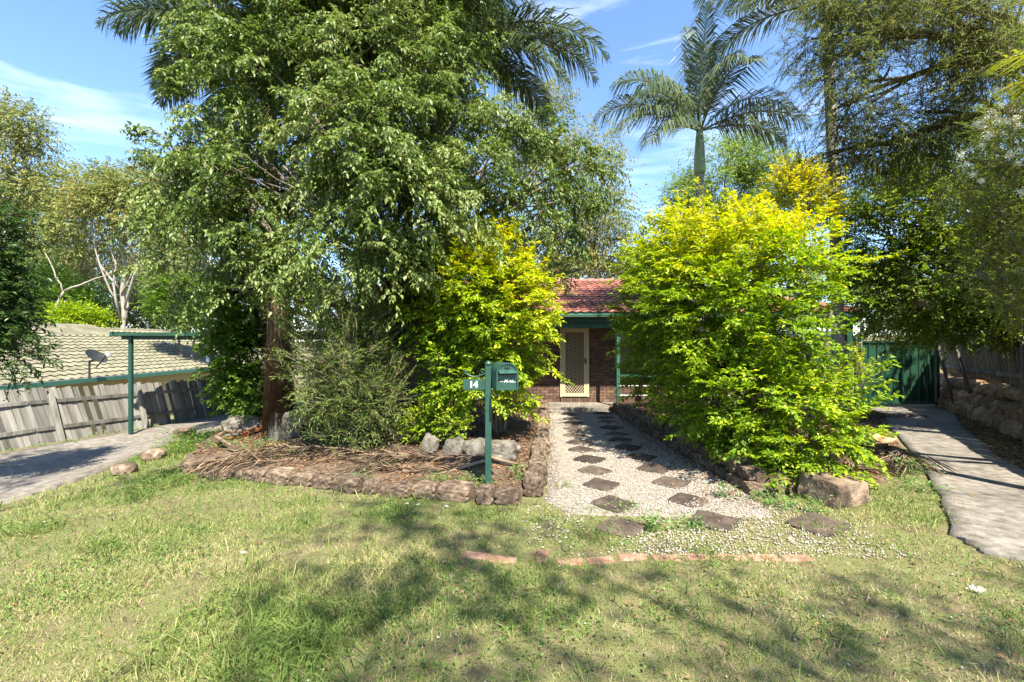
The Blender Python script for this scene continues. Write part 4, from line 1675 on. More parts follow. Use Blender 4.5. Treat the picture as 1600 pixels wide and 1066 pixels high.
# plumed palms behind the big tree
PF = [(180, 8, .74, 80), (2, 12, .95, 85), (-12, -8, .8, 60), (14, -15, .75, 60), (172, 22, .78, 100), (200, 30, .8, 105), (150, 40, .85, 90), (225, 12, .8, 85), (188, -12, .7, 60), (0, 22, 1, 88), (-22, 40, 1, 85), (22, 34, 1, 85), (-45, 18, .95, 85), (-90, 40, 1, 85), (-120, 20, .95, 88),
      (-70, 12, .9, 85), (60, 50, 1, 75), (110, 55, 1, 75), (180, 55, .85, 85), (5, 60, 1, 65), (40, 5, .9, 70), (140, 5, .9, 70)]
for px, py, Y, bx, lab in ((410, 85, 9.2, 437, 'plumed palm whose fronds show at the upper left edge of the big tree'),
                           (566, 5, 9.6, 575, 'plumed palm with a dark fibrous crown above the middle of the big tree'),
                           (700, 62, 9.0, 680, 'plumed palm whose fronds droop into the sky at upper right of big tree')):
    tp = at(px, py, Y)
    Yb = 7.3 if bx == 437 else Y
    bs = at(bx, 660, Yb)
    pr = palm(lab, (bs.x, Yb, .1), (tp.x, Y, tp.z), .15, PF, shaft=.35, length=3.5, ll=.8, wid=.034, nl=110, plume=.32, hang=.8, rings=False,
              group='plumed palms behind the big tree', shaft_m='skirt')
    if bx == 437:
        # curtain of dead brown strands hanging down this trunk
        m = 620
        tt = rng.random(m)
        az = rng.random(m) * 2 * PI
        zt = .9 + 1.5 * rng.random(m) ** .8
        rr = .13 + .05 * rng.random(m)
        A_ = np.stack([np.cos(az) * rr * .8, np.sin(az) * rr * .8, zt], 1)
        ln_ = rng.uniform(.8, 2.3, m)
        zb_ = np.maximum(.03, zt - ln_)
        fl = .13 + .10 * (1 - zb_ / 2.4) + .05 * rng.random(m)
        az2 = az + rng.normal(size=m) * .25
        B_ = np.stack([np.cos(az2) * fl, np.sin(az2) * fl, zb_], 1)
        tw = Leaves()
        tw.twigs(A_, B_, rng.uniform(.006, .016, m))
        A2 = A_[:160] + np.array((0, 0, .15))
        D2 = np.stack([np.cos(az2[:160]) * .32, np.sin(az2[:160]) * .3, zt[:160] + rng.uniform(-.2, .35, 160)], 1)
        tw.twigs(A2, D2, .004)
        tag(tw.build('dead_frond_skirt', M['skirt'], pr), kind='stuff')
        sk = pr

# strappy yellow green fronds coming in at the top right corner
pr = empty('palm_tree', (6.2, 4.3, 0), 'yellow green palm fronds reaching in at the top right corner of the photo', 'palm')
mb = MB()
mb.tube([(0, 0, -.2), (.05, 0, 2.2), (0, 0, 4.3)], [.12, .10, .09], 10)
mb.build('trunk', M['palmtrunk'], pr, True)
for az, el, dr, ln in ((172, 12, 42, 1.15), (190, 28, 60, 1.25), (160, 38, 70, 1.2), (120, 40, 80, 1.), (60, 40, 80, 1.), (0, 40, 80, 1.), (-60, 40, 80, 1.), (205, 5, 60, .9)):
    V, T, A = frond_np(math.radians(az), math.radians(el), 1.15 * ln, math.radians(dr), 26, .55, .034, .1, hang=.4, seed=az + 400, fr0=.25)
    o = link('frond', mesh_np('frond', V, T, L['palmyel'], {'v': A}), pr)
    o.location = (0, 0, 4.25)

# ================================================================== BIG WEEPING TREE
fb = [pb(425, 130, 7.2, 70, 75), pb(330, 180, 7.0, 55, 24), pb(262, 205, 7.0, 36, 12), pb(365, 40, 7.4, 48, 36), pb(500, 60, 7.7, 85, 60), pb(620, 90, 7.2, 76, 72),
      pb(690, 190, 7.3, 62, 56), pb(560, 215, 6.5, 84, 68), pb(430, 275, 6.5, 76, 52), pb(370, 365, 6.8, 48, 44), pb(300, 290, 7.1, 60, 28), pb(618, 300, 6.4, 76, 60),
      pb(540, 385, 6.4, 76, 36), pb(715, 300, 7.0, 76, 52), pb(815, 250, 7.8, 56, 40), pb(885, 285, 8.3, 48, 32), pb(850, 350, 8.2, 52, 30), pb(925, 250, 8.3, 24, 11),
      pb(420, 440, 6.9, 52, 25), pb(590, 440, 6.6, 52, 20), pb(480, -70, 7.8, 96, 56), pb(640, -60, 7.8, 104, 64), pb(345, 450, 7.4, 36, 24),
      pb(235, 275, 7.3, 36, 9), pb(700, 395, 7.4, 64, 32), pb(905, 425, 9.2, 36, 9), pb(560, 150, 9.2, 200, 144, 1.5)]


fb += [pb(745, 235, 7.4, 62, 52), pb(800, 330, 7.6, 62, 42), pb(690, 110, 7.6, 50, 50), pb(860, 260, 8.0, 50, 34), pb(640, 210, 6.9, 60, 60), pb(370, 320, 7.8, 75, 60), pb(450, 380, 8.2, 85, 65), pb(320, 425, 7.8, 40, 30), pb(390, 450, 8.0, 60, 40), pb(250, 270, 7.4, 40, 14), pb(290, 450, 8.6, 30, 18)]


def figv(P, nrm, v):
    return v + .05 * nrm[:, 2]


tb = at(596, 655, 8.0)
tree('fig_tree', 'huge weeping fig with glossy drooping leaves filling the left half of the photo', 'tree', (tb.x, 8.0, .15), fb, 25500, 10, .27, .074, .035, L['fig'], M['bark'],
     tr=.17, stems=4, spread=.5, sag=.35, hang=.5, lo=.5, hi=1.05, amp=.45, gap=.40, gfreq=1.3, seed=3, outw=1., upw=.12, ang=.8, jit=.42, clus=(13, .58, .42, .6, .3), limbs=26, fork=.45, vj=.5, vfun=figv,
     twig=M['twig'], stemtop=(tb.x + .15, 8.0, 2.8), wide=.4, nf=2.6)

# ================================================================== GOLDEN SHRUBS
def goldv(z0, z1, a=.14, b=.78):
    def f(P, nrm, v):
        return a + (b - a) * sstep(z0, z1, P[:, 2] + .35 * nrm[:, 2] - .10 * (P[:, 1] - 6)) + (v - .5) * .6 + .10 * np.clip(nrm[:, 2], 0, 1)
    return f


gbl = [pb(745, 470, 7.2, 71, 63), pb(720, 430, 7.3, 54, 46), pb(790, 520, 7.2, 52, 63), pb(700, 500, 7.2, 42, 50), pb(770, 400, 7.4, 37, 26), pb(735, 580, 7.0, 54, 37), pb(815, 455, 7.5, 29, 42),
       pb(660, 440, 7.4, 21, 25), pb(800, 610, 7.3, 29, 29), pb(840, 570, 7.5, 12, 12)]
b0_ = at(780, 665, 7.6)
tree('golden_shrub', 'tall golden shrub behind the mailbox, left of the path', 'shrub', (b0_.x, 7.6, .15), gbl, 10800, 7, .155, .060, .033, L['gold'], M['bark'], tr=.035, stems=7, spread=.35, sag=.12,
     hang=.05, lo=.5, hi=1.12, amp=.44, gap=.34, gfreq=2.2, seed=7, outw=.9, upw=.3, ang=.8, jit=.3, clus=(9, .36, .12, .6, .2), limbs=14, vj=.34, vfun=(lambda P, nrm, v: goldv(1.7, 3.4, .32, .78)(P, nrm, v) + .17 * sstep(-.7, .4, P[:, 0])), twig=M['twig'], tip=.25, nf=2.4,  # yellower towards the right: the sun-lit side is put into the leaf colour
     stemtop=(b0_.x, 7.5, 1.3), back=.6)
gbr = [pb(1165, 470, 6.3, 92, 93), pb(1140, 400, 6.6, 84, 54), pb(1222, 415, 6.3, 58, 50), pb(1100, 500, 7.2, 76, 101), pb(1060, 420, 8.0, 59, 59), pb(1050, 540, 8.2, 50, 76),
       pb(1200, 620, 5.8, 84, 71), pb(1260, 660, 5.6, 54, 59), pb(1130, 620, 6.4, 63, 59), pb(1205, 540, 6.0, 54, 42), pb(1020, 400, 9.2, 29, 33), pb(1010, 500, 9.4, 29, 67), pb(1050, 585, 8.8, 26, 26),
       pb(1160, 360, 6.8, 50, 21), pb(1080, 350, 7.6, 33, 13), pb(1040, 368, 8.6, 34, 16), pb(1240, 375, 6.6, 36, 20), pb(1280, 640, 5.6, 29, 29), pb(1235, 715, 5.3, 42, 21), pb(1125, 640, 6.4, 42, 28), pb(985, 480, 9.6, 14, 25)]
tree('golden_shrub', 'massive golden hedge right of the gravel path, yellow on top and green below', 'shrub', (3.45, 6.6, .2), gbr, 19500, 7, .155, .059, .033, L['gold'], M['bark'], tr=.04, stems=9, spread=.9,
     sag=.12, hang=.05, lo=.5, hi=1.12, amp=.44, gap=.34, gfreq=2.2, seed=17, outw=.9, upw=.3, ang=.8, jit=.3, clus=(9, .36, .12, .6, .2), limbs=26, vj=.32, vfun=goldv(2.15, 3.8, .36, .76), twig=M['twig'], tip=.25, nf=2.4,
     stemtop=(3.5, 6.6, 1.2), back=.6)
# long shoots at the right end of the hedge
gsh = [pb(1335, 590, 5.8, 16, 22), pb(1262, 310, 7.4, 34, 40), pb(1285, 340, 7.4, 26, 22), pb(1230, 290, 7.4, 16, 24)]
tree('golden_shrub', 'loose upright golden shoots rising above the right end of the hedge', 'shrub', (4.9, 7.4, .15), gsh, 700, 10, .3, .055, .028, L['gold'], M['bark'], tr=.03, stems=4, spread=.3, sag=.1,
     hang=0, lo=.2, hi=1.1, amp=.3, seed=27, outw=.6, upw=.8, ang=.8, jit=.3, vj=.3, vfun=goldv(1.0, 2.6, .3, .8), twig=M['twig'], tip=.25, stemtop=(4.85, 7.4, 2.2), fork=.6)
lows = [pb(655, 665, 6.9, 24, 22), pb(690, 650, 6.9, 28, 22), pb(710, 668, 6.6, 20, 16)]
tree('golden_shrub', 'low bright green shoots at the foot of the golden shrub, above the boulders', 'shrub', (at(685, 690, 6.9).x, 6.9, .2), lows, 500, 9, .2, .05, .027, L['gold'], M['bark'], tr=.015, stems=3, spread=.2,
     sag=.1, hang=0, lo=.2, hi=1.1, seed=37, upw=.6, ang=.8, vfun=goldv(.4, 1.6, .25, .7), twig=M['twig'], tip=.2)
# green shrub at the left end of the bed
lb = [pb(388, 560, 8.2, 34, 60), pb(388, 615, 8.1, 30, 34), pb(392, 500, 8.3, 34, 45), pb(408, 590, 8.5, 18, 50), pb(365, 520, 8.3, 20, 30), pb(395, 470, 8.4, 34, 34)]
tree('green_shrub', 'bright green bush at the left end of the bed, left of the hairy palm trunk', 'shrub', (at(390, 650, 8.1).x, 8.1, .1), lb, 5200, 7, .16, .066, .036, L['shrub'], M['bark'], tr=.03, stems=5, spread=.3,
     sag=.12, hang=.05, lo=.45, hi=1.1, amp=.4, gap=.36, gfreq=2.2, seed=47, upw=.3, ang=.8, vj=.4, clus=(8, .3, .15, .6, .2), twig=M['darktwig'], tip=.2, nf=2.4)
# narrow-leaved twiggy shrub
bbl = [pb(540, 560, 6.8, 78, 80), pb(520, 490, 6.9, 62, 45), pb(570, 620, 6.7, 55, 50), pb(518, 620, 6.8, 28, 45), pb(578, 520, 6.9, 30, 50), pb(545, 670, 6.6, 45, 25)]
tree('bottlebrush_shrub', 'twiggy grey green shrub with narrow leaves between palm trunk and fig trunk', 'shrub', (at(545, 690, 6.7).x, 6.7, .2), bbl, 3600, 11, .30, .075, .0125, L['bottle'], M['bark'], tr=.02, stems=9,
     spread=.5, sag=.08, hang=0, lo=.2, hi=1.1, amp=.4, gap=.3, gfreq=2.2, seed=57, upw=.55, ang=.75, jit=.3, vj=.5, twig=M['twig'], tip=.1, nf=2.4, sub=6, limbs=6, inner=2, stemtop=(at(545, 690, 6.7).x, 6.75, 1.0))

# ================================================================== LEFT SIDE TREES
mg = [pb(-10, 400, 6.6, 30, 40), pb(0, 500, 6.5, 24, 34), pb(-30, 460, 6.6, 50, 80), pb(10, 555, 6.4, 30, 22), pb(-40, 360, 6.6, 50, 50), pb(-70, 480, 6.6, 60, 90)]
tree('dark_leaved_tree', 'dark glossy leaved tree reaching in at the left edge above the driveway', 'tree', (-9.4, 6.3, -.6), mg, 1500, 14, .34, .085, .03, L['mango'], M['bark'], tr=.13, sag=.25, hang=.2, lo=.4, amp=.35, gap=.3,
     seed=61, upw=.1, ang=1.0, twig=M['darktwig'], vj=.5)


def gum(label, base, Y, blobs, m, leaf0, lm='gum', bm='palegum', tr=.2, hang=.5, top=None, n=9, ln=.9, gap=.42, gfreq=.55, seed=0, limbs=None, group='gum trees behind the neighbour house', extra=(), wid=.42, name='gum_tree', cat='tree', spr=1):
    b = at(*base, Y)
    leaf = leaf0 * 1.15
    m = int(m * 1.5)
    return tree(name, label, cat, (b.x, Y, -.8 if b.x < 0 else .3), blobs, m, n, ln, leaf, leaf * wid, L[lm], M[bm], tr=tr, sag=.3 * ln, hang=hang, lo=.25, hi=1.1, amp=.4, gap=gap, gfreq=gfreq, seed=seed,
                outw=.8, upw=.25, ang=.7, jit=.45, limbs=limbs, extra=extra, vj=.5, fork=.4, back=.5, group=group, stemtop=top, nf=2.5)


gum('tall gum tree with a bare white forked trunk above the cream roof', (196, 560), 23,
    [pb(185, 325, 23, 66, 30), pb(130, 355, 23, 50, 22), pb(240, 350, 23, 50, 26), pb(215, 295, 23, 60, 24), pb(150, 300, 23, 45, 20), pb(90, 385, 23, 36, 16), pb(262, 395, 23, 26, 16), pb(160, 385, 23.6, 50, 14)],
    1900, .14, tr=.13, top=tuple(at(180, 345, 23)), seed=71, ln=.62,
    extra=[(at(188, 500, 22.9), at(165, 330, 22.6), .055, .03), (at(190, 460, 23), at(250, 360, 22.7), .045, .015), (at(186, 450, 23), at(120, 360, 22.6), .045, .015), (at(60, 520, 22), at(100, 455, 22), .07, .055),
           (at(100, 455, 22), at(175, 425, 22.2), .055, .02), (at(98, 456, 22), at(70, 395, 22), .04, .015)])
gum('big spreading gum tree at the far left, its top highest against the sky', (20, 560), 26,
    [pb(20, 190, 26, 60, 22), pb(-10, 230, 26, 70, 40), pb(50, 215, 26, 36, 16), pb(0, 290, 26, 60, 24), pb(40, 300, 26, 36, 20), pb(-40, 170, 26, 50, 30), pb(30, 255, 26, 30, 14)],
    1700, .15, lm='gum', tr=.3, top=tuple(at(-20, 300, 26)), seed=72, ln=.75, gap=.44)
gum('wide gum crown with yellowish leaves below the skyline at the left', (70, 560), 38,
    [pb(90, 290, 38, 70, 26), pb(60, 330, 38, 60, 36), pb(110, 340, 38, 60, 40), pb(30, 370, 38, 50, 40), pb(150, 290, 38, 50, 22), pb(210, 290, 38, 70, 24), pb(60, 400, 38, 60, 30)],
    2300, .22, tr=.35, seed=73, ln=1.0, gap=.4)
gum('gum tree with a dull brown green crown behind the left edge of the big tree', (290, 560), 34,
    [pb(290, 340, 34, 50, 46), pb(320, 400, 34, 60, 50), pb(270, 400, 34, 45, 40), pb(300, 460, 34, 60, 40), pb(350, 330, 34, 50, 40), pb(250, 320, 34, 40, 30)],
    2300, .2, lm='gumgrey', tr=.32, seed=74, ln=.9, gap=.40)
gum('far gum tree filling the gap behind the white trunk', (140, 560), 46,
    [pb(140, 400, 46, 70, 36), pb(200, 430, 46, 70, 40), pb(80, 430, 46, 60, 36), pb(260, 450, 46, 60, 40), pb(20, 440, 46, 60, 40)],
    2600, .26, lm='gumgrey', tr=.35, seed=75, ln=1.1, gap=.36)
for px, py, Y, rx, ry, m, lab, lm, sd in ((95, 475, 24, 62, 38, 1700, 'dense mid green bush just above the cream roof, left of the white gum trunk', 'shrub', 81),
                                          (60, 450, 25, 50, 40, 1200, 'dark bush above the cream roof near the left edge', 'mango', 82),
                                          (120, 500, 22, 45, 18, 800, 'yellow green low bush touching the cream roof ridge', 'gold', 83),
                                          (235, 490, 27, 50, 40, 1300, 'dull green bush right of the white gum trunk', 'gumgrey', 84),
                                          (290, 470, 20, 45, 36, 1500, 'bright green bush above the carport roof', 'shrub', 85),
                                          (20, 510, 23, 40, 30, 900, 'dark green bush at the left end of the cream roof', 'mango', 86),
                                          (180, 480, 28, 40, 40, 900, 'shady green bush behind the white gum trunk', 'mango', 87)):
    c = pb(px, py, Y, rx, ry)
    bl = [c] + [(c[0] + R.uniform(-.8, .8) * c[3], c[1] + R.uniform(-.4, .4) * c[4], c[2] + R.uniform(-.6, .3) * c[5], c[3] * .55, c[4] * .55, c[5] * .55) for _ in range(4)]
    tree('green_bush', lab, 'bush', (c[0], c[1], -.9), bl, m, 9, .5, .13, .065, L[lm], M['bark'], tr=.06, stems=3, spread=.4, sag=.1, hang=.15, lo=.4, amp=.4, seed=sd, upw=.3, vj=.5, group='bushes beyond the cream roof',
         vfun=(lambda P, nrm, v: v * .5 + .25) if lm == 'gold' else None, nf=2.4)

# ================================================================== TREES BEHIND THE HOUSE
gum('grey green drooping gum tree behind the house, seen right of the big tree', (870, 460), 21,
    [pb(860, 190, 21, 45, 60), pb(900, 250, 21, 60, 60), pb(940, 320, 21, 50, 60), pb(880, 330, 21, 70, 60), pb(950, 390, 21, 36, 44), pb(900, 410, 21, 60, 40), pb(820, 230, 21, 50, 60), pb(965, 285, 21, 30, 24), pb(840, 400, 21, 60, 50)],
    3400, .13, lm='gum', bm='bark', tr=.14, hang=.9, seed=91, ln=.7, gap=.42, gfreq=.7, group='trees behind the house', wid=.34, top=tuple(at(865, 300, 21)))
gum('soft light green tree behind the palm trunk above the right hedge', (1140, 460), 24,
    [pb(1130, 250, 24, 50, 36), pb(1175, 250, 24, 50, 30), pb(1100, 300, 24, 50, 30), pb(1190, 290, 24, 60, 30), pb(1150, 300, 24, 60, 36), pb(1075, 305, 24, 36, 24), pb(1230, 270, 24, 34, 22), pb(1160, 340, 24, 90, 36)],
    3400, .12, lm='soft', bm='bark', tr=.22, hang=.3, seed=92, ln=.6, gap=.38, gfreq=.8, group='trees behind the house', wid=.4, top=tuple(at(1140, 330, 24)))
gum('leafy tree low behind the roof ridge, between the two golden shrubs', (930, 500), 28,
    [pb(930, 432, 28, 60, 20), pb(880, 435, 28, 50, 22), pb(980, 430, 28, 50, 22), pb(1020, 420, 28, 60, 30)], 1300, .17, lm='gumgrey', bm='bark', tr=.2, hang=.3, seed=93, group='trees behind the house', gap=.34)
gum('dark bushy tree behind the carport roof', (1290, 520), 24,
    [pb(1300, 440, 24, 50, 30), pb(1250, 450, 24, 50, 30), pb(1370, 450, 24, 50, 40), pb(1430, 460, 24, 60, 46), pb(1500, 470, 24, 60, 46), pb(1400, 490, 25, 60, 20), pb(1470, 500, 25, 60, 24)], 2300, .15, lm='soft', bm='bark', tr=.2, hang=.2, seed=94, group='trees behind the house', gap=.4)

# ================================================================== RIGHT SIDE TREES
nb_ = [pb(1330, 130, 7.2, 90, 60), pb(1290, 200, 7.4, 55, 50), pb(1400, 90, 6.9, 100, 70), pb(1480, 60, 6.5, 110, 60), pb(1400, 200, 7.0, 90, 50), pb(1470, 180, 6.6, 90, 60), pb(1560, 120, 6.2, 80, 80),
       pb(1290, 60, 7.4, 60, 50), pb(1540, 20, 6.2, 90, 40), pb(1420, -20, 6.8, 140, 50), pb(1270, 260, 7.5, 34, 20), pb(1360, 250, 7.4, 60, 26), pb(1510, 250, 6.7, 80, 50), pb(1340, -10, 7.2, 80, 50)]
tree('weeping_tree', 'brownish green tree of wispy hanging twigs across the upper right corner', 'tree', (10.3, 6.6, .8), nb_, 4100, 18, .42, .075, .010, L['needle'], M['bark'], tr=.17, sag=.28, hang=.35, lo=.2, hi=1.1, amp=.4,
     gap=.45, gfreq=1.6, seed=101, outw=.6, upw=-.05, ang=.5, jit=.3, vj=.5, twig=M['darktwig'], stemtop=tuple(at(1640, 60, 6.4)), fork=.55, nf=2.5, inner=2)
vb = [pb(1430, 320, 9.2, 80, 60), pb(1380, 380, 9.6, 60, 60), pb(1500, 340, 8.8, 80, 70), pb(1440, 430, 9.4, 90, 60), pb(1530, 430, 8.6, 80, 70), pb(1390, 470, 10., 55, 45), pb(1480, 490, 9.4, 80, 36),
      pb(1560, 500, 8.6, 60, 36), pb(1365, 310, 9.4, 36, 50), pb(1590, 380, 8.4, 60, 90), pb(1345, 350, 9.8, 20, 40), pb(1350, 440, 10.2, 26, 40), pb(1420, 520, 10.4, 40, 14), pb(1660, 420, 8.4, 90, 120), pb(1500, 250, 9, 80, 50)]
tree('leafy_tree', 'dense vine hung green tree overhanging the brown fence and the green gate', 'tree', (12.6, 9.2, .9), vb, 12000, 9, .34, .058, .034, L['vine'], M['bark'], tr=.16, stems=2, spread=.8, sag=.2, hang=.3, lo=.35,
     hi=1.1, amp=.42, gap=.34, gfreq=1.5, seed=102, upw=.2, ang=.85, jit=.4, vj=.6, twig=M['darktwig'], nf=2.6)
# more of the same wood out of the frame on the right: shades the side driveway and gate
ob = [(14.2, 7.2, 4.6, 2.2, 2.2, 1.8), (12.6, 4.6, 4.8, 2.0, 2.0, 1.6), (15.5, 10.5, 5.2, 2.4, 2.4, 2.2), (14.0, 9.6, 6.6, 2, 2, 1.4)]
tree('leafy_tree', 'leafy tree beyond the right edge of the photo, behind the brown fence', 'tree', (14.3, 7.3, 1.0), ob, 1300, 10, .5, .15, .08, L['vine'], M['bark'], tr=.2, seed=103, amp=.4, vj=.5)
mbv = [pb(1560, 420, 5.6, 50, 45), pb(1590, 330, 5.4, 60, 60), pb(1550, 300, 5.5, 50, 45), pb(1600, 240, 5.3, 50, 50), pb(1545, 375, 5.6, 36, 26), pb(1605, 470, 5.5, 60, 30), pb(1575, 200, 5.5, 36, 40), pb(1640, 350, 5.4, 70, 120)]
mel = tree('melaleuca_tree', 'pale feathery shrub with white puff flowers at the right edge', 'tree', (8.1, 5.6, .8), mbv, 2300, 18, .22, .042, .008, L['mela'], M['bark'], tr=.07, stems=3, spread=.3, sag=.06, hang=.05, lo=.25, hi=1.1, amp=.4,
           gap=.36, gfreq=2.4, seed=104, upw=.3, ang=.75, jit=.35, vj=.5, twig=M['twig'], nf=2.5, inner=2)


def puff(seed):
    rg = np.random.default_rng(seed)
    lv = Leaves()
    m = 110
    c = rg.normal(size=(m, 3)) * np.array((.021, .021, .017))
    d = unit(rg.normal(size=(m, 3)))
    lv.add(c, d, rg.normal(size=(m, 3)), .018, .010, np.full(m, .5))
    V, T = np.concatenate(lv.V), np.concatenate(lv.T)
    return mesh_np('flower_cluster', V, T, M['flower'])


PUFF = [puff(s) for s in range(4)]
for px, py in ((1541, 185), (1550, 175), (1527, 192), (1535, 199), (1560, 188), (1572, 190), (1587, 186), (1590, 196), (1533, 228), (1502, 243), (1510, 257), (1520, 273), (1533, 283), (1580, 240), (1592, 255), (1565, 165), (1556, 140), (1582, 138), (1597, 300), (1545, 212)):
    o = tag(link('flower_cluster', PUFF[R.randint(0, 3)], mel), kind='stuff')
    p = at(px, py, 4.95)
    o.location = p - Vector(mel.location)
    o.rotation_euler = (R.random() * 6, R.random() * 6, R.random() * 6)
    s = R.uniform(.6, 1.15)
    o.scale = (s, s, s)

# street tree behind and right of the camera: its shade lies over the lawn
sh_h = 6.6


def sb(sx, sy, h, r, rz=None):
    h = h * 1.35
    """crown lump whose shadow falls round ground point sx, sy"""
    return (sx + SUN_DIR.x / SUN_DIR.z * h, sy + SUN_DIR.y / SUN_DIR.z * h, h, r, r, rz or r * .7)


st = [sb(.3, 2.6, 6.6, 1.25), sb(1.7, 2.2, 6.4, 1.3), sb(-.9, 3.8, 7.2, .95), sb(-.2, 4.4, 7.4, .5), sb(3.1, 2.3, 6.2, 1.2), sb(-1.2, 2.5, 6.8, .75), sb(4.4, 2.2, 6.4, 1.2), sb(.4, 1.0, 6.2, 1.4), sb(2.6, .8, 6.2, 1.4), sb(-1.45, 4.6, 7.4, .45)]
tree('street_tree', 'leafy street tree standing beside the camera, out of the photo, shading the lawn', 'tree', (4.6, -2.4, 0), st, 1250, 8, .45, .09, .045, L['soft'], M['bark'], tr=.08, sub=0, limbs=5, seed=105, amp=.35, lo=.1, gap=.34, gfreq=1.3, vj=.5,
     back=1., inner=2, stemtop=(4.4, -2.2, 6.4), hang=.2)
st2 = [sb(-4.9, 5.9, 6.5, .5), sb(-7.5, 6.3, 6.8, .8), sb(-9.5, 8.0, 6.6, .9), sb(-8.3, 4.8, 6.4, .7), sb(-10.5, 6.0, 6.2, .8)]
tree('street_tree', 'slender street tree out of the photo on the left, dappling the driveway', 'tree', (-6.0, -1.0, 0), st2, 380, 9, .42, .09, .05, L['soft'], M['bark'], tr=.12, seed=106, amp=.35, lo=.1, gap=.36, gfreq=1.3,
     vj=.5, back=1., inner=2, stemtop=(-6.0, 1.5, 4.6), hang=.2)

# ================================================================== FALLEN FRONDS AND BARK SHEATHS
def fallen(label, a, b, zf, ll, nl, seed, lift=.05, fan=.9, group='fallen palm fronds', m='deadfrond', wid=.014):
    rg = np.random.default_rng(seed)
    a, b = np.array(a, float), np.array(b, float)
    root = empty('fallen_frond', (a[0], a[1], zf(a[0], a[1])), label, 'palm frond', group)
    org = np.array(root.location)
    S = 12
    d = b - a
    sd = np.array((-d[1], d[0])) / np.linalg.norm(d)
    pts = []
    for i in range(S + 1):
        t = i / S
        q = a + d * t + sd * .10 * math.sin(t * PI) * (1 if seed % 2 else -1)
        pts.append((q[0], q[1], zf(q[0], q[1]) + lift + .05 * math.sin(t * 5 + seed)))
    mb = MB()
    mb.tube([Vector(p) - Vector(org) for p in pts], [.022 * (1 - .8 * i / S) for i in range(S + 1)], 6)
    mb.build('stalk', M[m], root)
    tw = Leaves()
    t = rg.random(nl) * .88 + .1
    P = np.array([np.interp(t, np.linspace(0, 1, S + 1), np.array(pts)[:, k]) for k in range(3)]).T
    sg = rg.choice((-1, 1), nl)[:, None]
    dn = d / np.linalg.norm(d)
    dir2 = dn[None] * (1 - .25 * fan) + sd[None] * sg * fan * rg.uniform(.25, 1., (nl, 1)) + rg.normal(size=(nl, 2)) * .15
    dir2 /= np.linalg.norm(dir2, axis=1, keepdims=True)
    Lr = ll * rg.uniform(.5, 1.1, nl)
    E = P[:, :2] + dir2 * Lr[:, None]
    Ez = np.array([zf(x, y) for x, y in E]) + rg.uniform(.0, .09, nl)
    Mid = np.concatenate([P[:, :2] + dir2 * Lr[:, None] * .5, ((P[:, 2] + Ez) / 2 + rg.uniform(.0, .08, nl))[:, None]], 1)
    E3 = np.concatenate([E, Ez[:, None]], 1)
    for A_, B_, k in ((P, Mid, 1.), (Mid, E3, .8)):
        dd = B_ - A_
        lnn = np.linalg.norm(dd, axis=1)
        tw.add(A_ - org, dd, np.array((0, 0, 1.)) + rg.normal(size=(nl, 3)) * .4, lnn * 1.25, wid * k * rg.uniform(.7, 1.3, nl), rg.random(nl), .15, .5)
    tag(tw.build('leaflets', M[m], root), kind='stuff')
    return root


def zfall(x, y):
    return max(g1(x, y), zL(x, y) if inpoly(np.array([x]), np.array([y]), BED_L)[0] else -9) + (.16 if y < 5.9 and x < .2 and not inpoly(np.array([x]), np.array([y - .18]), BED_L)[0] else 0)


def P2(px, py, z=.15):
    Y = (CAMH - z) * FPX / (py - 533)
    return ((px - 800) * Y / FPX, Y)


fallen('large brown dry frond draped over the edging stones at the left end of the bed', P2(560, 700), P2(318, 728), zfall, .55, 90, 3)
fallen('dry brown frond lying across the middle of the bed behind the edging', P2(690, 712), P2(420, 708), zfall, .5, 80, 4, fan=.6)
fallen('straw coloured dry frond lying left of the mailbox post', P2(805, 722), P2(600, 716), zfall, .45, 90, 6, fan=.45)
fallen('small grey dry frond lying on the soil under the bottlebrush shrub', P2(640, 690), P2(470, 690), zfall, .4, 60, 7, fan=.7)
fallen('thin dry frond against the edging stones left of the mailbox', P2(760, 722), P2(560, 728), zfall, .4, 60, 9, fan=.5)
fallen('dry brown frond lying between the stone block and the tan bark sheath', (4.0, 5.55), (5.3, 6.3), lambda x, y: max(g1(x, y), zR(x, y) if inpoly(np.array([x]), np.array([y]), BED_R)[0] else -9) + .02, .5, 120, 15, lift=.08, group=None)
zfr = lambda x, y: max(g1(x, y), zR(x, y) if inpoly(np.array([x]), np.array([y]), BED_R)[0] else -9) + .02
fallen('heap of dark dry frond strips beside the tan bark sheath, left of the side driveway', P2(1345, 690, .1), P2(1425, 722, .1), zfr, .5, 110, 11, lift=.14, group=None)
fallen('dry frond on the ground near the gate, left of the side driveway', P2(1330, 650, .0), P2(1420, 645, .0), zfr, .45, 70, 13, lift=.05, group=None)


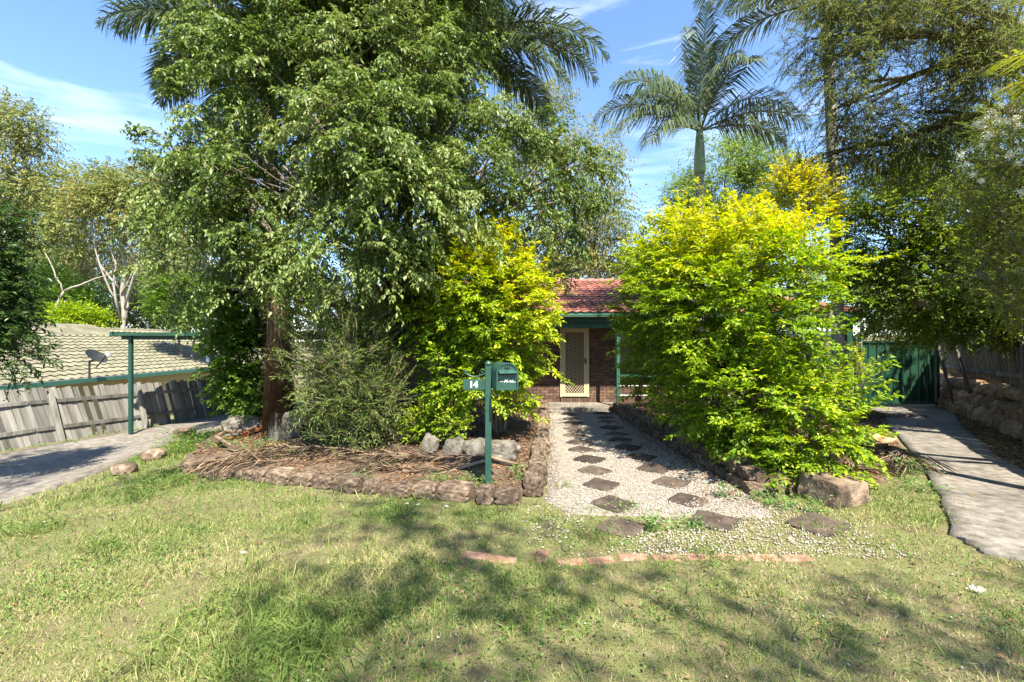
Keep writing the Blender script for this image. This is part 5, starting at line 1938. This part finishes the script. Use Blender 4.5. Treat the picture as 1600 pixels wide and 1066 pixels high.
def sheath(label, a, b, zf, w, m, lift=.05):
    a, b = Vector(a), Vector(b)
    root_z = zf(a.x, a.y)
    V, T = [], []
    S, K = 12, 7
    d = b - a
    sd = Vector((-d.y, d.x)).normalized()
    for side in (0, 1):
        for i in range(S + 1):
            t = i / S
            ww = w * (math.sin(PI * min(1, t * .8 + .12)) ** .7) * (1 - .5 * t)
            for k in range(K):
                s = k / (K - 1) * 2 - 1
                q = a + d * t + sd * (ww * s) + sd * .06 * math.sin(t * 3)
                V.append((q.x - a.x, q.y - a.y, zf(q.x, q.y) - root_z + lift + .55 * ww * (1 - s * s) + .03 * math.sin(t * 6) - side * .012))
    n = (S + 1) * K
    for i in range(S):
        for k in range(K - 1):
            q = i * K + k
            T += [(q, q + 1, q + K + 1), (q, q + K + 1, q + K), (n + q, n + q + K + 1, n + q + 1), (n + q, n + q + K, n + q + K + 1)]
    o = link('bark_sheath', mesh_np('bark_sheath', V, T, M[m], smooth=True))
    o.location = (a.x, a.y, root_z)
    return tag(o, label, 'palm sheath')


sheath('rust coloured palm sheath lying on the bed at the foot of the hairy palm trunk', P2(436, 664, .2), P2(345, 684, .2), zfall, .10, 'rust', .06)
mb = MB()
p0, p1_, p2_ = Vector((*P2(352, 682, .2), .27)), Vector((*P2(338, 690, .2), .27)), Vector((*P2(368, 700, .2), .2))
o = part('dead_stalk', M['deadfrond'], None, lambda mb: mb.tube([p0 + Vector((.2, .1, .0)), p0, p1_, p2_], [.03, .035, .03, .012], 7))
tag(o, 'pale bent stalk at the end of the rusty palm sheath', 'stalk')
sheath('tan palm sheath curled on the bed left of the side driveway', P2(1338, 684, .15), P2(1398, 680, .1), zfr, .14, 'tan', .08)
sheath('smaller tan palm sheath behind the curled one, left of the side driveway', P2(1362, 672, .15), P2(1402, 676, .1), zfr, .09, 'tan', .05)
sheath('brown palm sheath lying close to the green gate', P2(1355, 642, .0), P2(1385, 646, .0), zfr, .10, 'rust', .04)

# ================================================================== LAWN, GRAVEL, LITTER, WEEDS
IN_L = lambda X, Y: inpoly(X, Y, BED_L)
IN_R = lambda X, Y: inpoly(X, Y, BED_R)
IN_D = lambda X, Y: inpoly(X, Y, DRV_L) | inpoly(X, Y, DRV_R)


def gravelness(X, Y):
    """1 well inside the gravel, fading out towards the lawn at its near end"""
    main = inpoly(X, Y, [(.34, 4.75), (.62, 7.6), (.95, 12.1), (2.6, 12.1), (2.62, 4.75)])
    nf = fbm(np.stack([X * 2.4, Y * 2.4, 0 * X], 1), 31)
    near = sstep(3.52, 3.68, Y) * sstep(-.1, .5, X) * sstep(3.35, 2.7, X) * (Y < 4.76)
    g_ = near * np.clip((nf - .40 + .30 * sstep(3.6, 4.7, Y) * sstep(.9, 1.6, X) + .16 * (X > 1.0) * (Y < 4.05)) * 3.2, 0, 1)
    return np.where(main & (Y > 4.75), 1., g_)


def blades(n, ymin, ymax, hmin, hmax, wmul, mask, lean=.6, seg2=False, cbase=.35, cj=.25, yellow=0., power=1.):
    Y = ymin + (ymax - ymin) * rng.random(n) ** power
    X = (rng.random(n) * 2 - 1) * (1.28 * Y + .3)
    k = mask(X, Y)
    X, Y = X[k], Y[k]
    m = len(X)
    Z = gz(X, Y)
    h = rng.uniform(hmin, hmax, m)
    az = rng.random(m) * 2 * PI
    ln = lean * rng.random(m) ** .6
    d = np.stack([np.cos(az) * np.sin(ln), np.sin(az) * np.sin(ln), np.cos(ln)], 1)
    fa = rng.random(m) * 2 * PI
    s = np.stack([np.cos(fa), np.sin(fa), 0 * fa], 1)
    w = (wmul * (.0022 + .0007 * Y) * rng.uniform(.7, 1.3, m))[:, None]
    B = np.stack([X, Y, Z - .004], 1)
    big = fbm(np.stack([X * .9, Y * .9, 0 * X], 1), 41)
    mid_ = fbm(np.stack([X * 3.2, Y * 3.2, 0 * X], 1), 43)
    v = cbase + (big - .5) * 1.1 + (mid_ - .5) * .7 + rng.normal(size=m) * cj + yellow
    if not seg2:
        V = np.stack([B - s * w, B + s * w, B + d * h[:, None]], 1).reshape(-1, 3)
        T = np.arange(3 * m).reshape(-1, 3)
        return V, T, v
    d2 = unit(d + np.stack([np.cos(az), np.sin(az), -.5 - rng.random(m)], 1) * .8)
    Mi = B + d * (h * .55)[:, None]
    E = Mi + d2 * (h * .5)[:, None]
    V = np.stack([B - s * w, B + s * w, Mi - s * w * .8, Mi + s * w * .8, E], 1).reshape(-1, 3)
    b = 5 * np.arange(m)[:, None]
    T = np.concatenate([b + [0, 1, 3], b + [0, 3, 2], b + [2, 3, 4]], 1).reshape(-1, 3)
    return V, T, np.repeat(v, 3)


def cover(X, Y):
    """share of ground under grass: thinner in worn patches"""
    n1 = fbm(np.stack([X * 1.3, Y * 1.3, 0 * X], 1), 51)
    n2 = fbm(np.stack([X * 4.5, Y * 4.5, 0 * X], 1), 52)
    c = np.clip((n1 - .30) * 3.2 + (n2 - .5) * 1.2, .24, 1)
    c *= np.where((X > -.6) & (Y < 3.5), .8, 1)
    return c


def lawn_mask(X, Y):
    ok = ~(IN_L(X, Y) | IN_R(X, Y) | IN_D(X + rng.normal(size=len(X)) * .07, Y + rng.normal(size=len(X)) * .05))
    ok &= (X > -8) & (X < 5.2)
    g_ = gravelness(X, Y)
    main = (X > .1) & (X < 2.75) & (Y > 4.78)
    ok &= ~main
    # inside the curve of the bed and behind it only the left verge keeps its grass
    ok &= ~((X > -4.6) & (Y > 6.9))
    c = cover(X, Y) * (1 - (.9 - .4 * (Y < 4.55)) * g_)
    brick = (np.abs(Y - 3.55 - .03) < .075) & (X > -.35) & (X < 1.9)
    c = np.where(brick, c * .3, c)
    return ok & (rng.random(len(X)) < c)


def lush_mask(X, Y):
    n1 = fbm(np.stack([X * .8, Y * .8, 0 * X], 1), 61)
    tuft = fbm(np.stack([X * 2.6, Y * 2.6, 0 * X], 1), 62)
    ok = lawn_mask(X, Y)
    left = sstep(1.2, -1.0, X)
    verge = ((X < -3.6) & (Y > 5.2)) * .5
    return ok & (rng.random(len(X)) < np.clip((n1 - .5 + .12 * left + verge) * 4 + (tuft - .5) * 2.2, 0, 1))


def tuft_mask(X, Y):
    n1 = fbm(np.stack([X * .7, Y * .7, 0 * X + 3], 1), 65)
    n2 = fbm(np.stack([X * 4.2, Y * 4.2, 0 * X], 1), 66)
    zone = np.exp(-(((X + 1.25) / .8) ** 2 + ((Y - 2.65) / .7) ** 2)) * .5 + np.exp(-(((X + 4.6) / 1.6) ** 2 + ((Y - 4.3) / 1.3) ** 2)) * .35 + ((X < -3.6) & (Y > 5.2)) * .3
    return lawn_mask(X, Y) & (rng.random(len(X)) < np.clip((n1 - .56 + zone) * 3 + (n2 - .5) * 2.6, 0, 1))


parts_ = [blades(570000, 1.9, 8.5, .014, .042, 1., lawn_mask, 1.1, False, .52, .24, 0, 1.3),
          blades(85000, 1.9, 9.5,   .05, .12, .62, lush_mask, 1.0, True, .36, .2, 0, 1.2),
          blades(46000, 1.9, 8.5, .10, .21, .75, tuft_mask, 1.1, True, .30, .2, 0, 1.2),
          blades(90000, 1.9, 8.0, .02, .06, .8, lawn_mask, 1.5, False, .92, .1, 0, 1.2)]
Vs, Ts, As, nv = [], [], [], 0
for V, T, v in parts_:
    Vs.append(V)
    Ts.append(T + nv)
    As.append(np.clip(v, 0, 1))
    nv += len(V)
go = link('grass', mesh_np('grass', np.concatenate(Vs), np.concatenate(Ts), L['grass'], {'v': np.concatenate(As)}))
tag(go, 'patchy green and straw coloured lawn grass in front of the garden', 'grass', kind='stuff')

n = 26000
Y = 1.95 + 5 * rng.random(n) ** 1.3
X = (rng.random(n) * 2 - 1) * (1.25 * Y + .2)
pat = fbm(np.stack([X * 1.6, Y * 1.6, 0 * X], 1), 77) + .12 * sstep(1.2, 2.6, X) * (Y < 3.6)
k = lawn_mask(X, Y) & (pat > .56)
X, Y = X[k], Y[k]
m = len(X)
lv = Leaves()
a = rng.random(m) * 2 * PI
lv.add(np.stack([X, Y, gz(X, Y) + rng.uniform(.012, .05, m)], 1), np.stack([np.cos(a), np.sin(a), rng.normal(size=m) * .3], 1), np.array((0, 0, 1.)) + rng.normal(size=(m, 3)) * .3,
       .022 * rng.uniform(.6, 1.5, m), .015 * rng.uniform(.7, 1.4, m), rng.random(m) * .9, .15)
tag(lv.build('ground_cover', L['weed']), 'small flat leaved weeds spreading in patches through the lawn', 'weeds', kind='stuff')

# coarse tufts of long grass
for px, py, n, h, lab in ((480, 1010, 110, .22, 'coarse long tuft of grass in the shade at the bottom left of the lawn'), (330, 960, 60, .17, 'coarse grass tuft left of the longest tuft, low on the lawn'),
                          (600, 960, 60, .16, 'coarse grass tuft right of the longest tuft, on the lawn'), (60, 830, 60, .2, 'long pale grass tuft near the driveway corner at the left'),
                          (170, 860, 60, .18, 'long pale grass tuft between driveway corner and shade'), (1120, 880, 50, .16, 'grass tuft growing through the brick row'),
                          (1310, 1000, 40, .13, 'grass tuft at the lower right of the lawn'), (255, 760, 90, .24, 'tall grass clump around the broken brown stone beside the driveway'),
                          (300, 700, 90, .26, 'tall grass clump at the left end of the stone edging'), (215, 780, 70, .2, 'grass clump at the driveway edge below the broken stone'),
                          (1040, 960, 30, .13, 'thin grass tuft in the middle of the lawn'), (830, 985, 35, .14, 'small grass tuft below the end of the brick row'),
                          (655, 778, 40, .16, 'grass tuft growing against the edging stones left of the mailbox'), (1290, 830, 40, .14, 'grass tuft beside the reddish slab')):
    Y = (CAMH - g1(*P2(px, py, 0))) * FPX / (py - 533)
    x = (px - 800) * Y / FPX
    z = g1(x, Y)
    lv = Leaves()
    n = int(n * 1.6)
    rr = .11 + .05 * (n > 120)
    B = np.stack([rng.normal(size=n) * rr, rng.normal(size=n) * rr, np.zeros(n)], 1)
    d = unit(np.stack([rng.normal(size=n) * .75, rng.normal(size=n) * .75, np.full(n, .8)], 1))
    hh = h * rng.uniform(.5, 1.1, n)
    mid = B + d * hh[:, None] * .6
    d2 = unit(d + np.stack([d[:, 0], d[:, 1], -rng.uniform(.4, 1.1, n)], 1))
    vv = rng.normal(size=n) * .15 + .32
    lv.add(B, d, rdir(n), hh * .72, .0065, vv, .1, .6)
    lv.add(mid, d2, rdir(n), hh * .55, .0055, vv, .1, .3)
    o = empty('grass_tuft', (x, Y, z), lab, 'grass tuft', 'long grass tufts')
    tag(lv.build('blades', L['grass'], o), kind='stuff')

# pebbles
def pebbles(n, ymin, ymax, xr, size, dens):
    Y = ymin + (ymax - ymin) * rng.random(n) ** 1.5
    X = xr[0] + (xr[1] - xr[0]) * rng.random(n)
    k = rng.random(n) < dens(X, Y)
    X, Y = X[k], Y[k]
    m = len(X)
    s = size * rng.uniform(.5, 1.25, m) * (1 + .06 * np.clip(Y - 4, 0, 8))
    oc = np.array([(1, 0, 0), (0, 1, 0), (-1, 0, 0), (0, -1, 0), (0, 0, 1), (0, 0, -1)], float)
    a = rng.random(m) * 2 * PI
    V = oc[None] * rng.uniform(.6, 1.2, (m, 6, 1)) * np.stack([s, s * .75, s * .55], 1)[:, None]
    ca, sa = np.cos(a)[:, None], np.sin(a)[:, None]
    V = np.stack([V[:, :, 0] * ca - V[:, :, 1] * sa, V[:, :, 0] * sa + V[:, :, 1] * ca, V[:, :, 2]], 2)
    V += np.stack([X, Y, gz(X, Y) + .010 + .006 * rng.random(m)], 1)[:, None]
    F8 = np.array([(0, 1, 4), (1, 2, 4), (2, 3, 4), (3, 0, 4), (1, 0, 5), (2, 1, 5), (3, 2, 5), (0, 3, 5)])
    T = (6 * np.arange(m)[:, None, None] + F8[None]).reshape(-1, 3)
    return V.reshape(-1, 3), T, np.repeat(rng.normal(size=m) * .25 + .55, 8)


V, T, A = pebbles(31000, 3.55, 12.1, (-.1, 3.4), .0115, lambda X, Y: gravelness(X, Y) * np.where(Y < 4.5, .72, 1))
tag(link('gravel', mesh_np('gravel', V, T, L['pebble'], {'v': np.clip(A, 0, 1)})), 'loose white and cream pebbles covering the path', 'gravel', kind='stuff')
V, T, A = pebbles(420, 2.2, 4.6, (-1.5, 4.0), .012, lambda X, Y: np.where(IN_D(X, Y), 0, .35))
tag(link('scattered_pebbles', mesh_np('scattered_pebbles', V, T, L['pebble'], {'v': np.clip(A, 0, 1)})), 'few white pebbles and petals scattered over the lawn', 'gravel', kind='stuff')


def litter(name, label, n, xr, yr, dens, zf, size, cs=.45, lift=.006):
    X = rng.uniform(*xr, n)
    Y = rng.uniform(*yr, n)
    k = rng.random(n) < dens(X, Y)
    X, Y = X[k], Y[k]
    Z = np.array([zf(x, y) for x, y in zip(X, Y)])
    m = len(X)
    lv = Leaves()
    a = rng.random(m) * 2 * PI
    D = np.stack([np.cos(a), np.sin(a), rng.normal(size=m) * .25], 1)
    N = np.array((0, 0, 1.)) + rng.normal(size=(m, 3)) * .35
    lv.add(np.stack([X, Y, Z + lift + .012 * rng.random(m)], 1), D, N, size * rng.uniform(.5, 1.3, m), size * .45 * rng.uniform(.6, 1.2, m), rng.normal(size=m) * .25 + cs, .3)
    return tag(lv.build(name, L['litter']), label, 'leaf litter', kind='stuff')


litter('leaf_litter', 'brown fallen leaves covering the left garden bed', 17000, (-5.4, .6), (5.0, 11), lambda X, Y: IN_L(X, Y) * np.clip((fbm(np.stack([X * 1.5, Y * 1.5, 0 * X], 1), 71) - .26) * 3, 0, 1), zL, .055)
litter('leaf_litter', 'brown fallen leaves and twigs covering the bed right of the path', 17000, (2.7, 9.3), (4.6, 12.2), lambda X, Y: IN_R(X, Y) * .9, zR, .06)
litter('leaf_litter', 'dark fallen leaves on the gravel along the right hand wall', 3800, (1.5, 2.66), (4.6, 12), lambda X, Y: sstep(1.75, 2.5, X + .16 * (fbm(np.stack([X * 3, Y * 3, 0 * X], 1), 72) - .5) * 4), g1, .035, .35, .02)
litter('leaf_litter', 'dark fallen leaves on the gravel along the left hand wall', 1500, (.3, 1.2), (4.9, 12), lambda X, Y: np.clip(1 - np.abs(X - (.42 + .08 * (Y - 4.9))) * 6, 0, 1), g1, .035, .35, .02)


def drv_side(X, Y):
    # distance to the right of the drive's right edge
    e = np.interp(Y, [b[1] for a, b in DR], [b[0] for a, b in DR])
    return X - e


litter('leaf_litter', 'reddish brown fallen leaves between side driveway and rock wall', 26000, (6.3, 12.2), (3.5, 12.9), lambda X, Y: ((drv_side(X, Y) > -.25) & (drv_side(X, Y) < 1.6)) * sstep(-.25, .2, drv_side(X, Y)), g1, .07, .5)
litter('leaf_litter', 'few brown leaves blown over the side driveway', 900, (4, 11.5), (3.6, 12.7), lambda X, Y: inpoly(X, Y, DRV_R) * np.clip((fbm(np.stack([X, Y, 0 * X], 1), 73) - .3) * 1.2, 0, 1) * sstep(-3, .2, drv_side(X, Y)), g1, .05, .5, .045)
litter('leaf_litter', 'few brown leaves lying on the lawn', 420, (-4.5, 5), (2., 6), lambda X, Y: (~(IN_L(X, Y) | IN_D(X, Y))) * 1., g1, .04, .55, .02)


def weed(label, x, y, z, r, h, n, leaf, lm='weed', group='weeds', name='weed', wid=.55):
    lv = Leaves()
    B = np.stack([rng.normal(size=n) * r * .5, rng.normal(size=n) * r * .5, rng.random(n) ** 1.4 * h], 1)
    D = unit(np.stack([B[:, 0] + rng.normal(size=n) * r * .5, B[:, 1] + rng.normal(size=n) * r * .5, np.full(n, r * .3)], 1))
    lv.add(B, D, np.array((0, 0, 1.)) + rng.normal(size=(n, 3)) * .35, leaf * rng.uniform(.6, 1.2, n), leaf * wid * rng.uniform(.7, 1.2, n), rng.random(n), .2)
    k = min(n, 14)
    lv.twigs(np.zeros((k, 3)) - np.array((0, 0, .03)), B[:k] + np.array((0, 0, .01)), .003, .2)
    o = empty(name, (x, y, z), label, 'weed', group)
    tag(lv.build('leaves', L[lm], o), kind='stuff')
    return o


for px, py, r, h, n, leaf, lab in ((1130, 776, .12, .16, 90, .045, 'leafy weed in the gravel at the near end of the right hand wall'), (1195, 785, .2, .14, 130, .045, 'spreading weed patch in the gravel left of the stone block'),
                                   (1230, 792, .16, .12, 90, .045, 'dark weed at the foot of the stone block'), (1022, 828, .10, .14, 90, .045, 'dark green weed at the right corner of the nearest slab'),
                                   (1085, 826, .16, .1, 80, .04, 'thin weed patch between the two nearest slabs'), (1275, 800, .08, .2, 50, .05, 'upright weed right beside the stone block'),
                                   (1420, 735, .22, .22, 170, .05, 'leafy weed clump at the left edge of the side driveway'), (1440, 765, .2, .12, 120, .05, 'low weeds at the left edge of the side driveway, nearer the camera'),
                                   (1345, 700, .15, .12, 80, .045, 'weeds at the far end of the stone block'), (985, 795, .2, .08, 90, .03, 'low green weed patch left of a slab near the lawn'),
                                   (880, 760, .1, .08, 40, .03, 'tiny weed at the left wall of the path')):
    x, y = P2(px, py, 0)
    weed(lab, x, y, g1(x, y), r, h, n, leaf)
for px, py, r, h, n, leaf, lab in ((735, 738, .25, .08, 170, .032, 'pale weed mat in the bed left of the mailbox post'), (690, 735, .22, .09, 160, .032, 'pale weed mat behind the edging, farther left of the mailbox'),
                                   (760, 745, .12, .08, 80, .035, 'weed at the foot of the mailbox post'), (560, 735, .2, .1, 130, .03, 'weed patch creeping over the edging stones'),
                                   (410, 690, .4, .12, 320, .035, 'feathery green weeds below the rusty palm sheath'), (345, 690, .25, .14, 200, .04, 'green weeds behind the left end of the edging'),
                                   (470, 700, .35, .1, 220, .03, 'low green weeds below the upright pointed boulder'), (810, 730, .1, .16, 60, .05, 'strappy weed at the right end of the bed'),
                                   (600, 712, .3, .08, 120, .03, 'sparse weeds in the middle of the bed')):
    x, y = P2(px, py, .2)
    weed(lab, x, y, zL(x, y), r, h, n, leaf)
for px, py, Y, r, h, n, lab in ((290, 655, 9.4, .45, .3, 420, 'thick green creeper beside the narrowing driveway'), (315, 668, 8.4, .4, .3, 380, 'thick green creeper left of the rounded boulder'), (275, 690, 7.9, .35, .25, 300, 'thick green creeper next to the farther brown stone'),
                                (330, 640, 9.2, .4, .3, 320, 'green creeper at the foot of the bright green bush')):
    p = at(px, py, Y)
    weed(lab, p.x, Y, g1(p.x, Y), r, h, n, .05, 'shrub')
for k in range(16):
    y = 8.6 + k * .48
    x = LA.x + (LB.x - LA.x) * (y - LA.y) / (LB.y - LA.y) + .22
    weed('small weed at the foot of the leaning grey fence', x, y, g1(x, y), .14, .08, 26, .05, 'weed', 'weeds along the leaning fence')
# a few fallen white blossoms on the lawn
for px, py, lab in ((1528, 922, 'largest white blossom lying on the lawn at the lower right'), (70, 808, 'white scrap lying in the grass near the driveway corner'), (380, 862, 'small white petal lying in the middle of the sunny lawn'),
                    (636, 788, 'white blossom by the edging stones, leftmost of three'), (652, 790, 'white blossom by the edging stones, middle of three'), (697, 792, 'white blossom by the edging stones, rightmost of three'),
                    (1101, 751, 'white paper scrap on the gravel by the right wall')):
    x, y = P2(px, py, .02)
    o = link('blossom', PUFF[R.randint(0, 3)])
    o.location = (x, y, g1(x, y) + .03)
    s = .35 if px != 1528 else .7
    o.scale = (s * 1.3, s, s * .5)
    tag(o, lab, 'blossom', 'fallen white blossoms')
